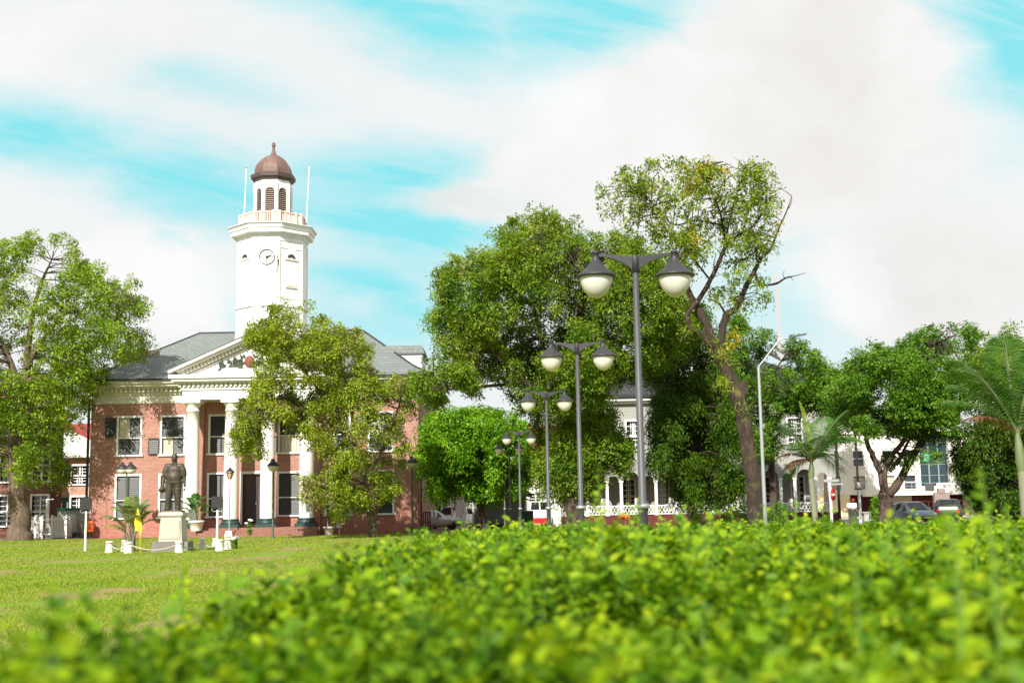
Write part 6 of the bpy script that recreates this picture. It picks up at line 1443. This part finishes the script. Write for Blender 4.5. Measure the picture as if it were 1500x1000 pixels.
# ------------------------------------------------------------------ the clipped hedge
M['hedge_stem'] = plain('green_stem', (.12, .22, .02), .6, .2, 9)
def hedge():
    rng = np.random.default_rng(77); HX0, HX1, HY0, HY1 = -.92, 13.0, 1.0, 15.4
    hz = lambda x, y: 1.185-.0018*y+.07*np.exp(-((x-.62)/.55)**2-((y-6.2)/1.6)**2)+.045*np.sin(x*2.1+.7)*np.cos(y*1.3)+.04*np.sin(x*5.3+y*3.1)+.022*np.sin(x*13.1-y*9.7)*np.sin(y*11.3+x*4.1)+.03*np.sin(y*4.7-x*1.9+2)-.05*np.exp(-((x-HX0)/.25)**2)
    r = thing('hedge', 'broad clipped yellow green hedge filling the foreground', 'hedge', (4, 7, 0))
    # dark twig-coloured core, added to block light and stand for inner shade
    nx, ny = 70, 72; xs = np.linspace(HX0+.16, HX1-.16, nx); ys = np.linspace(HY0+.14, HY1-.14, ny); X, Y = np.meshgrid(xs, ys, indexing='ij'); Z = hz(X, Y)-.17
    V = np.stack([X.ravel(), Y.ravel(), Z.ravel()], 1); I = np.arange(nx*ny).reshape(nx, ny); F = np.stack([I[:-1, :-1].ravel(), I[1:, :-1].ravel(), I[1:, 1:].ravel(), I[:-1, 1:].ravel()], 1)
    ring = np.concatenate([I[:, 0], I[-1, 1:], I[-2::-1, -1], I[0, -2:0:-1]]); k = len(ring); base = V[ring].copy(); base[:, 2] = 0; o = len(V); V = np.concatenate([V, base]); j = np.arange(k); jn = (j+1) % k
    F = np.concatenate([F, np.stack([ring[j], o+j, o+jn, ring[jn]], 1)]); fast_mesh('twig_shade_core', V, F, M['hedge_core'], r, True)
    P_, N_, T_, L_ = [], [], [], []
    def put(p, n, t, l): P_.append(p); N_.append(n); T_.append(t); L_.append(l)
    # leafy shoots: every shoot carries pairs of leaves
    def shoots(x, y, zt, tilt, length, leaf, pairs):
        n = len(x); d = nrm(np.stack([tilt[:, 0], tilt[:, 1], np.ones(n)], 1)); tip = np.stack([x, y, zt], 1); basep = tip-d*length[:, None]
        ph = rng.uniform(0, 6.28, n)
        for i in range(pairs):
            f = (i+.6)/pairs; c = basep+d*(length*f)[:, None]
            for s in (0, math.pi):
                a = ph+i*1.57+s+rng.normal(0, .3, n); side = np.stack([np.cos(a), np.sin(a), np.zeros(n)], 1); t = nrm(side*.9+d*(.35+.5*f)+rng.normal(0, .18, (n, 3)))
                nn = nrm(d*.9-side*.4+rng.normal(0, .3, (n, 3))); l = leaf*rng.uniform(.7, 1.25, n)*(1.0-.30*f); put(c, nn, t, l)
    # top: dense near the viewer, coarser far away
    for y0, y1, dens, lf, prs in ((HY0, 2.6, 360, .047, 6), (2.6, 4.5, 340, .050, 6), (4.5, 8, 240, .054, 6), (8, HY1, 150, .060, 5)):
        x1 = min(HX1, y1*.46+1.2) if y1 < 20 else HX1; n = int(dens*(x1-HX0)*(y1-y0)); x = rng.uniform(HX0, x1, n); y = rng.uniform(y0, y1, n)
        z = hz(x, y)+rng.normal(0, .022 if y0 < 8 else .012, n)+(rng.random(n) < .05)*rng.uniform(.02, .12 if y0 < 8 else .05, n); shoots(x, y, z, rng.normal(0, .35, (n, 2)), rng.uniform(.10, .2, n), lf, prs)
    n = 5200; x = rng.uniform(6, HX1, n); y = rng.uniform(HY0, HY1, n); shoots(x, y, hz(x, y)+rng.normal(0, .02, n), rng.normal(0, .3, (n, 2)), rng.uniform(.1, .2, n), .06, 4)
    # left flank, near flank and far flank
    n = 5200; y = HY0+(HY1-HY0)*rng.random(n)**1.5; z = rng.uniform(.08, 1.16, n); shoots(HX0+rng.normal(0, .04, n)+.02, y, z, np.stack([-1.1+rng.normal(0, .4, n), rng.normal(0, .5, n)], 1), rng.uniform(.1, .2, n), .045, 5)
    n = 2600; x = rng.uniform(HX0, 4, n); shoots(x, HY0+rng.normal(0, .04, n), rng.uniform(.1, 1.16, n), np.stack([rng.normal(0, .5, n), -1.1+rng.normal(0, .4, n)], 1), rng.uniform(.1, .2, n), .045, 4)
    n = 2600; x = rng.uniform(HX0, HX1, n); shoots(x, HY1+rng.normal(0, .05, n), rng.uniform(.1, 1.16, n), np.stack([rng.normal(0, .5, n), 1.1+rng.normal(0, .4, n)], 1), rng.uniform(.1, .2, n), .06, 4)
    # long unclipped sprouts standing above the top
    st = MB()
    def sprout(px, py_top, D, lf=.046, nn=9, lean=0.0):
        q = P(px, py_top, D); h0 = 1.12; L = q.z-h0
        if L < .05: return
        b0 = Vector((q.x+lean, D, h0)); st.tube([b0, b0.lerp(q, .5)+Vector((rng.normal(0, .01), 0, 0)), q], [.004, .003, .0015], 5, caps=False)
        k = max(nn, int(L/.022))
        for i in range(k):
            t = (i+.5)/k; c = np.array(b0.lerp(q, t))[None]; a = i*2.4+rng.uniform(0, .5); s = np.array([[math.cos(a), math.sin(a), .45]]); put(c, nrm(np.array([[-s[0, 0]*.3, -.75, .6]])+rng.normal(0, .35, (1, 3))), nrm(s), np.array([lf*rng.uniform(.75, 1.2)*(1-.45*t)]))
    for a in ((876, 694, 5.0, .042), (870, 722, 5.6), (884, 730, 5.2), (934, 728, 6.2), (922, 738, 6.8), (965, 745, 6.5), (1000, 742, 5.2), (990, 750, 5.8), (1072, 742, 7), (1120, 738, 5.5), (1110, 752, 6.2), (1165, 730, 7.5), (1152, 748, 5), (270, 812, 3.6, .042), (266, 840, 3.9), (365, 818, 4.2), (420, 820, 5), (520, 790, 7), (600, 775, 6.5), (622, 772, 8), (715, 762, 9), (760, 758, 8), (1215, 745, 4.2), (1250, 752, 2.2, .05),
              (1385, 742, 2.1, .06), (1395, 756, 2.3, .06), (1438, 690, 2.6, .045), (1445, 735, 2.4, .045), (1470, 740, 3), (1300, 752, 3.5), (1320, 758, 3.2), (1180, 755, 4.6), (1040, 755, 4.8), (840, 752, 6.5), (690, 775, 6), (560, 795, 4.8), (480, 812, 4.2), (180, 890, 2.9, .045), (330, 830, 3.4), (1420, 728, 5), (1340, 742, 6), (1205, 740, 9), (1466, 755, 7), (1400, 765, 5)):
        sprout(*a)
    n = 620
    for i in range(n):
        D = 2.6+12.2*rng.random()**.8; x = rng.uniform(HX0+.05, min(HX1, D*.44)); c = float(hz(np.array(x), np.array(D)))+rng.uniform(.02, .09)+(.09 if rng.random() < .16 else 0)
        b0 = Vector((x, D, 1.1)); q = Vector((x+rng.normal(0, .03), D+rng.normal(0, .03), c)); st.tube([b0, b0.lerp(q, .5), q], [.004, .003, .0015], 4, caps=False); k = int((c-1.1)/.03)
        for i2 in range(k):
            t = (i2+.5)/k; a = i2*2.4; s = np.array([[math.cos(a), math.sin(a), .5]]); put(np.array(b0.lerp(q, t))[None], nrm(np.array([[-s[0, 0]*.3, -.6, .65]])+rng.normal(0, .3, (1, 3))), nrm(s), np.array([.05*rng.uniform(.75, 1.2)]))
    st.build('sprout_stems', M['hedge_stem'], r)['kind'] = 'stuff'
    C = np.concatenate(P_); L = np.concatenate(L_)
    V, F = leaf_ovals(C, np.concatenate(N_), np.concatenate(T_), L, L*.62); fast_mesh('leaves', V, F, M['hedge'], r)
    print('hedge leaves', len(C))
hedge()
print('objects', len(bpy.data.objects))
